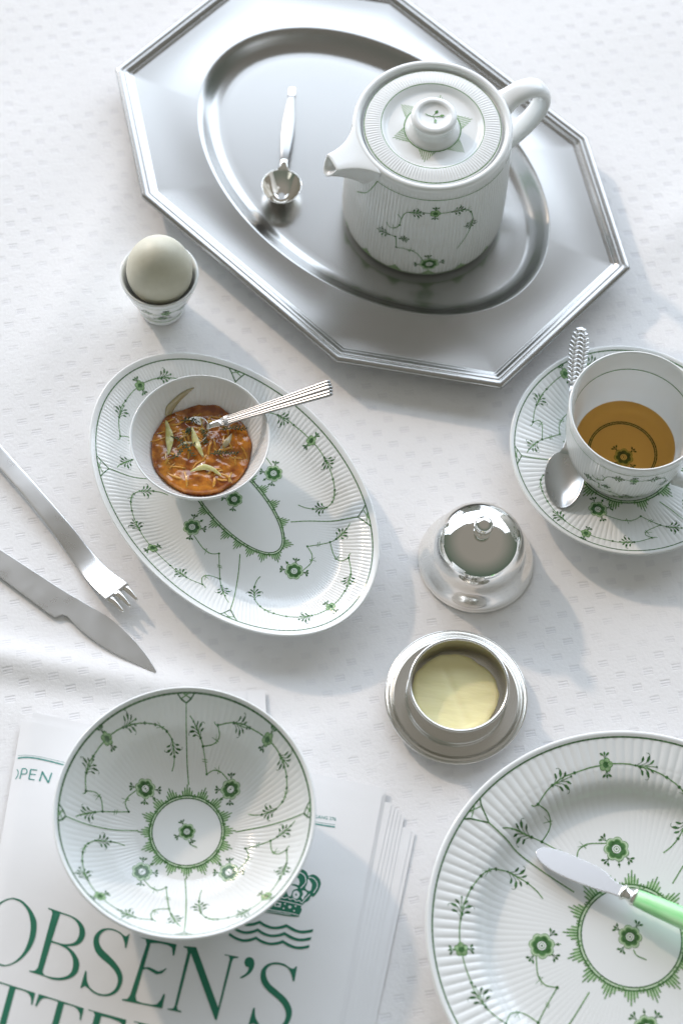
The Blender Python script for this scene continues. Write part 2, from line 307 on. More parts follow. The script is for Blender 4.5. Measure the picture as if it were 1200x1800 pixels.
GL['wave']=[[[654,-573],[662,-578],[673,-585],[686,-593],[701,-602],[716,-610],[731,-616],[746,-622],[762,-628],[779,-633],[795,-637],[812,-640],[828,-642],[844,-642],[859,-641],[875,-639],[891,-636],[906,-633],[921,-629],[936,-624],[951,-617],[967,-610],[981,-603],[992,-597],[1001,-593],[1011,-599],[1025,-607],[1042,-617],[1060,-626],[1078,-634],[1093,-639],[1109,-644],[1125,-649],[1142,-653],[1158,-656],[1174,-657],[1190,-658],[1206,-656],[1222,-654],[1237,-651],[1252,-648],[1267,-644],[1285,-638],[1304,-630],[1322,-623],[1337,-615],[1348,-611],[1358,-616],[1372,-623],[1389,-631],[1407,-639],[1424,-646],[1438,-652],[1452,-658],[1467,-663],[1481,-668],[1496,-673],[1510,-676],[1527,-678],[1543,-679],[1559,-678],[1576,-676],[1594,-674],[1611,-670],[1631,-665],[1651,-660],[1670,-654],[1686,-649],[1698,-646],[1693,-684],[1682,-687],[1667,-692],[1650,-697],[1631,-703],[1613,-707],[1597,-710],[1579,-713],[1563,-714],[1546,-715],[1530,-714],[1513,-712],[1499,-710],[1485,-707],[1470,-704],[1456,-700],[1442,-695],[1428,-690],[1411,-683],[1394,-674],[1377,-666],[1363,-658],[1354,-652],[1345,-656],[1332,-660],[1318,-666],[1302,-672],[1286,-677],[1270,-681],[1255,-684],[1240,-687],[1225,-689],[1209,-690],[1193,-691],[1177,-691],[1161,-690],[1145,-688],[1129,-685],[1112,-681],[1097,-677],[1082,-673],[1066,-667],[1050,-660],[1035,-652],[1021,-644],[1009,-638],[1001,-633],[990,-638],[976,-645],[960,-653],[942,-661],[924,-666],[910,-670],[895,-673],[879,-676],[863,-678],[847,-679],[831,-679],[815,-677],[799,-674],[783,-671],[767,-666],[751,-661],[735,-655],[719,-649],[701,-640],[684,-631],[668,-623],[655,-615],[645,-610]],[[639,-678],[647,-683],[659,-690],[672,-698],[686,-707],[702,-715],[717,-721],[732,-727],[747,-733],[764,-738],[780,-742],[797,-745],[813,-747],[829,-747],[845,-746],[860,-744],[876,-741],[891,-737],[906,-733],[921,-728],[936,-722],[951,-715],[965,-708],[977,-702],[986,-698],[996,-704],[1010,-712],[1027,-722],[1045,-731],[1063,-739],[1078,-744],[1093,-749],[1110,-754],[1126,-758],[1143,-761],[1159,-762],[1175,-762],[1190,-761],[1206,-759],[1222,-756],[1237,-753],[1251,-749],[1270,-743],[1288,-735],[1306,-727],[1321,-720],[1332,-715],[1342,-720],[1357,-727],[1373,-736],[1391,-744],[1408,-751],[1422,-757],[1436,-762],[1451,-768],[1465,-773],[1480,-777],[1494,-780],[1511,-783],[1527,-783],[1543,-783],[1560,-781],[1577,-779],[1595,-775],[1614,-770],[1635,-764],[1654,-759],[1670,-754],[1682,-751],[1676,-789],[1666,-792],[1651,-797],[1634,-802],[1615,-807],[1597,-812],[1581,-815],[1563,-817],[1547,-819],[1530,-819],[1514,-819],[1497,-817],[1483,-815],[1469,-812],[1454,-808],[1440,-804],[1426,-800],[1412,-795],[1395,-788],[1378,-779],[1362,-770],[1348,-763],[1338,-757],[1329,-760],[1317,-765],[1302,-771],[1286,-776],[1270,-781],[1255,-785],[1240,-788],[1225,-791],[1209,-793],[1193,-795],[1178,-796],[1162,-796],[1146,-794],[1130,-792],[1113,-790],[1097,-786],[1081,-782],[1066,-778],[1051,-772],[1035,-765],[1020,-757],[1006,-749],[994,-743],[985,-738],[975,-743],[961,-750],[945,-758],[927,-765],[909,-771],[895,-775],[880,-778],[864,-781],[848,-783],[832,-784],[817,-783],[801,-782],[785,-779],[768,-775],[752,-771],[736,-766],[720,-760],[704,-753],[687,-745],[669,-736],[653,-728],[640,-720],[630,-715]],[[628,-784],[636,-789],[647,-796],[661,-804],[675,-812],[690,-820],[705,-827],[720,-832],[736,-838],[752,-843],[769,-847],[785,-850],[801,-852],[817,-852],[833,-851],[849,-849],[864,-846],[879,-843],[894,-839],[909,-834],[924,-827],[940,-820],[954,-813],[965,-808],[974,-803],[984,-809],[998,-818],[1015,-827],[1033,-836],[1051,-844],[1066,-849],[1081,-854],[1098,-859],[1114,-863],[1131,-866],[1147,-867],[1162,-867],[1178,-866],[1194,-864],[1209,-861],[1224,-858],[1239,-854],[1257,-848],[1276,-841],[1294,-833],[1309,-826],[1320,-821],[1330,-826],[1344,-833],[1361,-841],[1379,-849],[1396,-856],[1409,-862],[1424,-868],[1438,-873],[1453,-878],[1467,-883],[1481,-886],[1498,-888],[1514,-888],[1530,-888],[1547,-886],[1565,-884],[1582,-880],[1602,-875],[1622,-870],[1641,-864],[1657,-859],[1668,-856],[1663,-894],[1653,-897],[1638,-902],[1621,-907],[1602,-912],[1584,-917],[1568,-920],[1550,-922],[1534,-924],[1517,-924],[1501,-924],[1485,-922],[1470,-920],[1456,-917],[1442,-913],[1427,-909],[1413,-905],[1399,-900],[1383,-893],[1365,-884],[1349,-875],[1335,-868],[1325,-862],[1316,-866],[1304,-870],[1290,-876],[1274,-881],[1258,-887],[1242,-891],[1228,-894],[1212,-896],[1197,-898],[1181,-900],[1165,-901],[1150,-901],[1134,-899],[1118,-897],[1101,-895],[1085,-891],[1069,-887],[1054,-883],[1039,-877],[1023,-870],[1008,-862],[994,-854],[982,-848],[974,-843],[963,-848],[949,-855],[933,-863],[915,-870],[898,-876],[883,-880],[868,-883],[853,-886],[837,-888],[821,-889],[805,-888],[789,-887],[773,-884],[757,-880],[741,-876],[725,-871],[709,-865],[693,-859],[675,-850],[658,-841],[642,-833],[629,-826],[619,-820]]]
GL['crown']=[[[1011,-481],[1027,-481],[1047,-483],[1072,-484],[1099,-485],[1129,-487],[1159,-489],[1191,-491],[1227,-494],[1265,-498],[1303,-501],[1338,-503],[1370,-505],[1398,-505],[1424,-505],[1448,-504],[1470,-503],[1487,-502],[1500,-502],[1502,-488],[1505,-470],[1514,-453],[1523,-436],[1527,-417],[1526,-399],[1513,-373],[1520,-358],[1532,-342],[1542,-329],[1555,-316],[1567,-304],[1581,-296],[1595,-288],[1607,-277],[1615,-263],[1621,-246],[1627,-229],[1634,-218],[1663,-221],[1674,-211],[1687,-195],[1699,-177],[1708,-163],[1716,-147],[1724,-130],[1731,-113],[1736,-95],[1741,-77],[1745,-59],[1746,-42],[1744,-25],[1739,-8],[1733,7],[1725,21],[1715,34],[1704,45],[1691,55],[1679,63],[1663,70],[1647,75],[1630,76],[1616,71],[1600,63],[1586,55],[1574,53],[1564,70],[1555,93],[1545,102],[1532,112],[1518,120],[1504,126],[1487,130],[1469,130],[1451,127],[1434,121],[1417,112],[1401,101],[1389,89],[1377,75],[1365,61],[1352,53],[1335,54],[1317,61],[1298,70],[1285,77],[1272,85],[1259,94],[1245,102],[1231,108],[1216,111],[1200,114],[1185,115],[1170,114],[1156,112],[1142,104],[1128,91],[1117,80],[1107,75],[1098,84],[1092,101],[1082,116],[1068,125],[1052,134],[1034,140],[1016,143],[1001,142],[986,140],[970,135],[956,128],[944,120],[931,108],[921,92],[913,75],[908,58],[904,43],[902,28],[901,12],[902,-3],[904,-18],[909,-34],[916,-49],[925,-64],[934,-78],[943,-90],[954,-102],[967,-111],[979,-120],[989,-130],[997,-146],[1002,-163],[1004,-182],[1003,-198],[999,-215],[995,-232],[994,-247],[1000,-265],[1010,-282],[1015,-299],[1012,-317],[1004,-336],[999,-354],[1004,-376],[1008,-396],[999,-412],[991,-429],[995,-447],[1004,-467]]]
GL['crowncut']=[[[1398,9],[1415,16],[1430,14],[1443,7],[1453,-5],[1461,-22],[1466,-39],[1467,-58],[1465,-76],[1459,-88],[1446,-86],[1427,-78],[1408,-77],[1387,-78],[1369,-77],[1341,-66],[1346,-57],[1355,-43],[1365,-28],[1377,-13],[1389,0]],[[1578,8],[1588,2],[1602,-15],[1613,-32],[1625,-45],[1631,-62],[1632,-77],[1631,-95],[1628,-114],[1626,-132],[1622,-144],[1597,-152],[1581,-145],[1563,-135],[1552,-121],[1552,-108],[1556,-91],[1563,-74],[1568,-57],[1570,-39],[1572,-18],[1574,-1]],[[1309,-118],[1320,-107],[1338,-101],[1357,-99],[1376,-98],[1393,-99],[1412,-103],[1428,-109],[1441,-114],[1453,-134],[1435,-139],[1412,-146],[1401,-156],[1391,-168],[1383,-181],[1380,-203],[1376,-225],[1366,-242],[1352,-248],[1342,-241],[1331,-227],[1322,-208],[1318,-195],[1314,-179],[1310,-161],[1307,-144],[1306,-129]],[[1513,-154],[1528,-150],[1550,-156],[1568,-168],[1578,-185],[1573,-199],[1561,-215],[1551,-231],[1544,-248],[1539,-266],[1533,-275],[1519,-266],[1510,-245],[1514,-231],[1522,-216],[1527,-201],[1523,-183],[1515,-166]],[[1174,-339],[1256,-342],[1250,-398],[1169,-392]],[[1368,-362],[1396,-383],[1372,-411],[1347,-385]],[[1304,-336],[1318,-347],[1305,-361],[1291,-350]],[[1293,-396],[1307,-408],[1295,-422],[1280,-410]],[[1444,-353],[1458,-365],[1445,-381],[1431,-367]],[[1430,-416],[1445,-428],[1431,-442],[1418,-430]],[[1434,-160],[1451,-164],[1467,-174],[1479,-187],[1485,-204],[1484,-219],[1480,-235],[1473,-248],[1460,-264],[1444,-272],[1423,-267],[1405,-254],[1397,-234],[1394,-212],[1397,-193],[1404,-177],[1418,-166]]]
GL['crowndot']=[[[1437,-198],[1454,-212],[1440,-232],[1424,-216]],[[1186,-353],[1200,-352],[1220,-355],[1231,-360],[1217,-377],[1197,-388],[1186,-372]],[[1230,-355],[1244,-370],[1223,-388],[1224,-372]]]
ST['crownstroke']=[([[1434,88],[1499,72],[1539,27],[1546,-48],[1489,-123]],11.1),([[1581,32],[1640,25],[1692,-25],[1702,-89],[1662,-173]],11.1),([[1057,-295],[1194,-305],[1354,-323],[1524,-349]],10.0),([[1038,-436],[1197,-449],[1366,-463],[1496,-483]],10.0),([[1063,-471],[1199,-473],[1389,-486]],7.7),([[1237,-253],[1286,-275],[1338,-260],[1361,-285],[1407,-270],[1446,-299],[1487,-290],[1521,-319],[1545,-285],[1587,-228],[1616,-193]],11.1)]
ST['open']=[([[-2350,1035],[-2340,1173]],15.6),([[-2342,1175],[-2295,1180],[-2270,1151],[-2280,1110],[-2344,1101]],13.5),([[-2229,1038],[-2223,1175]],16.7),([[-2228,1175],[-2137,1173]],13.5),([[-2228,1109],[-2148,1109]],13.5),([[-2234,1040],[-2153,1036]],13.5),([[-2085,1024],[-2064,1163]],19.8),([[-2069,1158],[-1968,1015]],22.9),([[-1967,1011],[-1940,1153]],19.8),([[-2410,1167],[-2386,1132],[-2386,1079],[-2409,1029]],11.5)]
ST['rule']=[([[-2422,1322],[-2338,1336],[-2206,1338],[-2030,1318],[-1838,1285],[-1739,1265]],17.7),([[-2422,1358],[-2322,1367],[-2159,1363],[-2014,1346],[-1832,1318],[-1744,1301]],4.2),([[1502,767],[1594,762],[1869,742]],17.2),([[1499,796],[1592,790],[1870,773]],4.8)]
ST['gang']=[([[1588,842],[1875,829]],53.5)]
KNIFE=[[-5241,-780],[-5175,-814],[-5086,-861],[-4977,-918],[-4853,-984],[-4718,-1058],[-4586,-1131],[-4431,-1218],[-4268,-1310],[-4108,-1400],[-3965,-1481],[-3851,-1544],[-3674,-1639],[-3569,-1691],[-3418,-1767],[-3281,-1836],[-3112,-1923],[-3004,-1991],[-2888,-2073],[-2768,-2173],[-2650,-2281],[-2544,-2392],[-2452,-2498],[-2330,-2672],[-2341,-2714],[-2425,-2680],[-2546,-2630],[-2685,-2573],[-2823,-2514],[-2942,-2459],[-3063,-2397],[-3174,-2334],[-3274,-2272],[-3366,-2211],[-3478,-2126],[-3575,-2042],[-3648,-1982],[-3714,-1962],[-3810,-2006],[-3886,-1970],[-3977,-1912],[-4099,-1832],[-4241,-1740],[-4390,-1643],[-4532,-1551],[-4655,-1472],[-4785,-1391],[-4909,-1314],[-5022,-1245],[-5115,-1187],[-5183,-1146]]


# ------------------------------------------------------------------ painted pattern (thin strokes of glaze colour, 0.1 mm proud)
def resample(P, step):
    P = np.asarray(P, float)
    d = np.r_[0, np.cumsum(np.hypot(*np.diff(P, axis=0).T))]
    if d[-1] < 1e-9: return P, d
    n = max(3, int(math.ceil(d[-1] / step)) + 1)
    t = np.linspace(0, d[-1], n)
    return np.c_[np.interp(t, d, P[:, 0]), np.interp(t, d, P[:, 1])], t / d[-1]


class Pattern:
    """2-D strokes in metres; to_mesh maps them on a surface with a function (x, y, offset) -> xyz"""
    def __init__(s): s.items = []

    def ribbon(s, P, w, m=1, layer=0, step=.0009, curve=True):
        P = np.asarray(P, float)
        if curve and len(P) > 2: P = spline(P, 6)
        Q, t = resample(P, step)
        T = np.gradient(Q, axis=0); T /= np.maximum(np.hypot(*T.T)[:, None], 1e-12)
        nrm = np.c_[-T[:, 1], T[:, 0]]
        ww = (w(t) if callable(w) else np.full(len(t), w)) * .5
        wob = 1 + .12 * np.sin(np.arange(len(t)) * 1.7 + len(s.items))
        ww = ww * wob
        k = 3 if ww.max() > .0007 else 2
        offs = np.linspace(-1, 1, k)
        V = Q[:, None] + nrm[:, None] * (ww[:, None] * offs[None])[..., None]
        s.items.append((V.reshape(-1, 2), grid_faces(len(Q), k, False), m, layer))

    def ring(s, c, r0, r1, m=1, layer=0, n=24, k=2, scal0=None, scal1=None):
        th = np.linspace(0, 2 * np.pi, n, endpoint=False)
        a = (r0 * np.ones(n)) if scal0 is None else scal0(th)
        b = (r1 * np.ones(n)) if scal1 is None else scal1(th)
        u = np.linspace(0, 1, k)[:, None]
        rr = a * (1 - u) + b * u
        V = np.stack([c[0] + rr * np.cos(th), c[1] + rr * np.sin(th)], -1)
        s.items.append((V.reshape(-1, 2), grid_faces(k, n, True), m, layer))

    def dot(s, c, r, m=0, layer=1): s.ring(c, 0.0, r, m, layer, 9, 2)

    def leaf(s, a, b, c, w, m=0):
        """a -> c by way of b, a hair line that swells into a leaf near its end"""
        s.ribbon([a, b, c], lambda t: np.where(t < .5, .00034, .00034 + w * np.sin(np.clip((t - .5) / .5, 0, 1) * np.pi) ** .8), m, 0, .0006)

    def sprig(s, c, ang, L, m=0):
        """three pairs of curled leaves on a stem, tip towards ang"""
        ca, sa = math.cos(ang), math.sin(ang)
        P = lambda u, v: (c[0] + u * ca - v * sa, c[1] + u * sa + v * ca)
        s.ribbon([P(0, 0), P(L * .5, 0), P(L, 0)], .0005, 1)
        for side in (-1, 1):
            s.leaf(P(.05 * L, 0), P(.30 * L, side * .20 * L), P(.36 * L, side * .44 * L), .085 * L, 0)
            s.leaf(P(.22 * L, 0), P(.52 * L, side * .18 * L), P(.66 * L, side * .50 * L), .11 * L, 0)
            s.ribbon([P(.66 * L, side * .50 * L), P(.60 * L, side * .60 * L), P(.50 * L, side * .60 * L)], .0003, 0)
            s.leaf(P(.42 * L, 0), P(.70 * L, side * .12 * L), P(.86 * L, side * .30 * L), .08 * L, 0)
        s.dot(P(0, 0), .00075); s.dot(P(L, 0), .0007)

    def buds(s, c, ang, L, m=0):
        ca, sa = math.cos(ang), math.sin(ang)
        P = lambda u, v: (c[0] + u * ca - v * sa, c[1] + u * sa + v * ca)
        for v in (-.62, 0, .62):
            s.leaf(P(0, 0), P(.5 * L, v * .35 * L), P((1 - .25 * abs(v)) * L, v * L), .24 * L, m)

    def small_flower(s, c, r, ang):
        for i in range(5):
            a = ang + i * 2 * np.pi / 5
            q = (c[0] + .5 * r * math.cos(a), c[1] + .5 * r * math.sin(a))
            s.ring(q, .30 * r, .42 * r, 1, 0, 12)
            s.ring(q, 0, .30 * r, 2, 0, 12)
        s.dot(c, .40 * r, 0, 2)
        for a in (ang + 1.57, ang - 1.57): s.buds((c[0] + .7 * r * math.cos(a), c[1] + .7 * r * math.sin(a)), a, .95 * r)

    def flower(s, c, r, ang, buds=(0, 1, 2), link=None):
        sc = lambda k: (lambda th: k * r * (.80 + .20 * np.abs(np.cos(3.5 * (th - ang))) ** .7))
        s.ring(c, .25 * r, 0, 3, 0, 70, 3, None, sc(1.0))
        s.ring(c, .25 * r, 0, 2, 1, 70, 3, None, sc(.86))
        s.ring(c, .25 * r, 0, 1, 2, 70, 3, None, sc(.80))
        s.ring(c, .30 * r, 0, 0, 3, 70, 3, None, sc(.73))
        s.ring(c, 0, 0, 1, 1, 70, 2, sc(.955), sc(1.02))
        s.ring(c, .0, .34 * r, 4, 4, 24)
        s.ring(c, .19 * r, .25 * r, 1, 5, 24)
        s.dot(c, .09 * r, 0, 5)
        for b in buds:
            a = ang + b * 2 * np.pi / 4 + .15
            s.buds((c[0] + .98 * r * math.cos(a), c[1] + .98 * r * math.sin(a)), a, .62 * r)
        if link is not None:
            q = (c[0] + 1.0 * r * math.cos(link), c[1] + 1.0 * r * math.sin(link))
            e = (c[0] + 1.5 * r * math.cos(link), c[1] + 1.5 * r * math.sin(link))
            s.ribbon([q, e], .0006, 1); s.dot(((q[0] + e[0]) / 2, (q[1] + e[1]) / 2), .0009)

    def tick(s, c, ang, L):
        for a in (ang - .5, ang + .5):
            s.ribbon([(c[0] - .35 * L * math.cos(a), c[1] - .35 * L * math.sin(a)), (c[0] + .65 * L * math.cos(a), c[1] + .65 * L * math.sin(a))],
                     lambda t: .00022 + .0003 * (1 - t), 1)

    def mesh(s, name, surf, parent):
        V = []; F = []; M = []; n = 0
        for v, f, m, layer in s.items:
            V.append(np.c_[v, np.full(len(v), .00010 + .00004 * layer)]); F.append(f + n); M.append(np.full(len(f), m)); n += len(v)
        V = np.concatenate(V); F = np.concatenate(F); M = np.concatenate(M)
        X = surf(V[:, 0], V[:, 1], V[:, 2])
        # all strokes face outwards
        return mesh(name, X, F, INKS, parent, True, M)


# canonical sector of the garland (rho 0 at the star ring, 1 at the rim line; phi 0..90 clockwise), measured on the deep bowl
def _c(L): return [(a, b + 95.8 if b < 200 else b - 264.2) for a, b in L]
SEC = dict(
    radial=[(.928, 0), (.744, -.3), (.532, -.3), (.34, 0), (.13, 1.6)],
    s1=_c([(.33, -55), (.362, -64.8), (.362, -69.0), (.344, -72.9), (.284, -77.1)]),
    s2=_c([(.284, -77.1), (.413, -81.2), (.56, -84.9), (.635, -87.1), (.715, -89.6), (.787, -92.2), (.826, -94)]),
    s3=_c([(.56, -84.9), (.592, -79.3), (.637, -76.6), (.70, -75.9), (.781, -78.1)]),
    hook=_c([(.781, -78.1), (.784, -79.7), (.803, -80.4)]),
    s4=_c([(.781, -78.1), (.823, -73.5), (.847, -70.1), (.871, -65.2), (.874, -61.1), (.884, -55.6), (.887, -52.3), (.892, -49.9), (.893, -46.6),
           (.889, -42.1), (.875, -38.1), (.86, -33.5), (.833, -28.5), (.793, -23.3), (.755, -20.0), (.71, -17.7), (.625, -15.4), (.551, -15.2),
           (.457, -15.6), (.37, -17.2), (.305, -19.9)]),
    dots=_c([(.284, -77.1), (.56, -84.9), (.635, -87.1), (.781, -78.1), (.874, -61.1), (.847, -70.1), (.875, -38.1), (.833, -28.5), (.793, -23.3), (.71, -17.7), (.457, -15.6)]),
    orn=[(1.0, 4.0), (.965, 2.7), (.928, 0), (.965, -2.7), (1.0, -4.0)],
    orn2=[(1.0, 1.6), (.962, -2.2)], orn3=[(1.0, -1.6), (.962, 2.2)],
)


def garland_pattern(pat, P, sectors, r_line, ms, bursts, ring_pts, rk=1.0, lw=.00055, burst_len=.0075, sprig_scale=1.0, centre=None):
    """P(rho, phi_abs) -> xy; sectors = [(start, span)...] in degrees clockwise from up; ring_pts(t, off) -> xy, outward normal"""
    def dirn(rho, phi, sgn, span):
        a = np.array(P(rho, phi)); b = np.array(P(rho, phi + .6 * sgn)); d = b - a
        return math.atan2(d[1], d[0])
    for st, span in sectors:
        A = lambda f: st + f * span / 90.0
        q = lambda L: [P(a * (rk if a < .93 else 1), A(b)) for a, b in L]
        pat.ribbon(q(SEC['radial']), lw * 1.1, 1)
        for k in ('s1', 's2', 's3', 's4', 'hook'): pat.ribbon(q(SEC[k]), lw, 1)
        for k in ('orn', 'orn2', 'orn3'): pat.ribbon(q(SEC[k]), lw * (1.3 if k == 'orn' else .9), 0 if k == 'orn' else 1, curve=False)
        for a, b in SEC['dots']: pat.dot(P(a * rk, A(b)), .00085 * ms)
        fr, fp = .274 * rk, A(46.2)
        c = P(fr, fp); c2 = P(fr + .05, fp); out = math.atan2(c2[1] - c[1], c2[0] - c[0])
        pat.flower(c, .0066 * ms, out + .6, (0, 1, 2), out + math.pi)
        sf = P(.889 * rk, A(45.9)); d = dirn(.889 * rk, A(45.9), 1, span)
        pat.small_flower(sf, .0041 * ms, d)
        L = .0097 * ms * sprig_scale
        for rho, ph, sg in ((.847, 25.7, 1), (.882, 56.0, 1)):
            d = dirn(rho * rk, A(ph), sg, span); pat.sprig(P(rho * rk, A(ph)), d, L)
        a, b = P(.625 * rk, A(80.4)), P(.5 * rk, A(80.4)); pat.sprig(a, math.atan2(b[1] - a[1], b[0] - a[0]), L)
        a, b = P(.635 * rk, A(8.7)), P(.787 * rk, A(3.6)); pat.sprig(a, math.atan2(b[1] - a[1], b[0] - a[0]), L)
        for rho, ph, e in ((.362, 27.5, .8), (.645, 18.8, .8), (.757, 75.5, 1.0)):
            a = P(rho * rk, A(ph)); b = P((rho + .05) * rk, A(ph)); pat.tick(a, math.atan2(b[1] - a[1], b[0] - a[0]) + e, .0052 * ms)
        a, b = P(.42 * rk, A(14.2)), P(.46 * rk, A(12.9)); d = math.atan2(b[1] - a[1], b[0] - a[0])
        for off in (-.0007, .0007):
            cc = (a[0] + off * math.cos(d), a[1] + off * math.sin(d)); e = d + 1.15
            pat.ribbon([(cc[0] - .0018 * math.cos(e), cc[1] - .0018 * math.sin(e)), (cc[0] + .0018 * math.cos(e), cc[1] + .0018 * math.sin(e))], .0004, 1)
    # rim line
    t = np.linspace(0, 360, 400)
    pat.ribbon([P(1.0, a) for a in t], lw * 1.25, 0, curve=False)
    star(pat, bursts, ring_pts, ms, burst_len, lw)
    if centre:
        x, y, r, a = centre
        pat.flower((x, y), r, a, (0, 1, 2)); pat.ribbon([(x + .3 * r, y - 1.02 * r), (x + .6 * r, y - 1.5 * r), (x + 1.4 * r, y - 1.8 * r)], lw, 1)


def star(pat, bursts, ring_pts, ms, blen, lw):
    t = np.linspace(0, 1, 200)
    for off, w in ((0, lw * 1.5), (.0017 * ms, lw * 1.2)):
        pat.ribbon([ring_pts(a, -off)[0] for a in t], w, 0, 1, curve=False)
    pat.ribbon([ring_pts(a, -.0009 * ms)[0] for a in t], .0011 * ms, 3, 0, curve=False)
    for i in range(bursts):
        t0 = i / bursts
        p0, nn = ring_pts(t0, 0); tt = np.array([-nn[1], nn[0]])
        for j in range(-3, 4):
            Lj = blen * (1 - abs(j) * .235)
            a = p0 + tt * j * blen * .17 - nn * blen * .02 * j * j
            b = a + nn * Lj + tt * j * blen * .05
            pat.ribbon([a, b], lambda u: lw * (1.75 - .7 * u), 1, 1)
        pat.ribbon([p0, p0 + nn * blen * .55], lambda u: blen * 1.15 * (1 - .62 * u), 3, 0)


# ------------------------------------------------------------------ fluted dishes
class Dish:
    """inside profile R -> z (+ flute weight), optional oval (a = R + e(R) along x), flutes as rounded reeds"""
    def __init__(s, inner, outer, nfl, amp, e=(0.0, 0.0), sub=8, n_in=7, breaks=None):
        s.prof = spline([(p[0], p[1]) for p in inner], n_in)
        ro = np.array(inner)
        s.w = np.interp(s.prof[:, 0], ro[:, 0], ro[:, 2]) if len(inner[0]) > 2 else np.zeros(len(s.prof))
        s.prof[:, 0] = np.maximum.accumulate(s.prof[:, 0])
        s.outer = np.array(outer, float); s.nfl = nfl; s.amp = amp; s.e = e; s.sub = sub

    def ex(s, Rr): return np.interp(Rr, [0, .02, .085], [0, s.e[0], s.e[1]]) if s.e[1] else 0 * Rr

    def fl(s, th):
        return np.abs(np.cos(s.nfl * th / 2)) ** .8 - .7

    def build(s, name, parent, m):
        n = s.nfl * s.sub
        th = np.linspace(0, 2 * np.pi, n, endpoint=False)
        Rr, z = s.prof.T
        dz = np.gradient(z, np.maximum(np.r_[Rr[0], Rr[1:]] + np.arange(len(Rr)) * 1e-9, 0))
        nz = 1 / np.sqrt(1 + dz * dz); nr = -dz * nz
        f = s.amp * s.w[:, None] * s.fl(th)[None]
        RR = Rr[:, None] + nr[:, None] * f; ZZ = z[:, None] + nz[:, None] * f
        X = (RR + s.ex(RR)) * np.cos(th); Y = RR * np.sin(th)
        Vi = np.stack([X, Y, ZZ], -1)
        Ro, zo = s.outer.T
        Xo = (Ro + s.ex(Ro))[:, None] * np.cos(th); Yo = Ro[:, None] * np.sin(th)
        Vo = np.stack([Xo, Yo, np.repeat(zo[:, None], n, 1)], -1)
        V = np.concatenate([Vi, Vo]).reshape(-1, 3)
        return mesh(name, V, grid_faces(len(Rr) + len(Ro), n, True, False), m, parent)

    def inv(s, x, y):
        if not s.e[1]:
            return np.hypot(x, y), np.arctan2(y, x)
        lo = np.zeros_like(x) + 1e-6; hi = np.full_like(x, .2)
        for _ in range(40):
            m = (lo + hi) / 2
            v = (x / (m + s.ex(m))) ** 2 + (y / m) ** 2
            lo = np.where(v > 1, m, lo); hi = np.where(v > 1, hi, m)
        m = (lo + hi) / 2
        return m, np.arctan2(y / m, x / (m + s.ex(m)))

    def surf(s, x, y, off):
        Rr, th = s.inv(x, y)
        z = np.interp(Rr, s.prof[:, 0], s.prof[:, 1]); w = np.interp(Rr, s.prof[:, 0], s.w)
        h = 2e-4
        d = (np.interp(Rr + h, s.prof[:, 0], s.prof[:, 1]) - np.interp(np.maximum(Rr - h, 0), s.prof[:, 0], s.prof[:, 1])) / (2 * h)
        nz = 1 / np.sqrt(1 + d * d)
        k = s.amp * w * s.fl(th)
        o = off + .00004
        return np.stack([x - d * nz * o * np.cos(th), y - d * nz * o * np.sin(th), z + k / nz + nz * o], -1)

    def P(s, r0, r1):
        """polar map for the pattern: rho 0..1 between r0 and r1, phi clockwise from +y"""
        def f(rho, phi):
            Rr = r0 + rho * (r1 - r0); a = R(90 - phi)
            return ((Rr + float(s.ex(np.array([Rr]))[0])) * math.cos(a), Rr * math.sin(a))
        return f

    def ring(s, r0, a0=0.0):
        e = float(s.ex(np.array([r0]))[0])
        def f(t, off):
            # equal arc spacing is near enough with the parameter for the round dishes; the oval uses an arc table
            a = s._arc(r0, e, t) + a0
            p = np.array([(r0 + off + e) * math.cos(a), (r0 + off) * math.sin(a)])
            n = np.array([r0 * math.cos(a), (r0 + e) * math.sin(a)]); n /= np.hypot(*n)
            return p, n
        return f

    def _arc(s, r0, e, t):
        if e == 0: return 2 * np.pi * t
        a = np.linspace(0, 2 * np.pi, 721)
        L = np.r_[0, np.cumsum(np.hypot(np.diff((r0 + e) * np.cos(a)), np.diff(r0 * np.sin(a))))]
        return float(np.interp(t * L[-1], L, a))


def pattern_on(dish, parent, build):
    pat = Pattern(); build(pat)
    return pat.mesh("painted_pattern", dish.surf, parent)


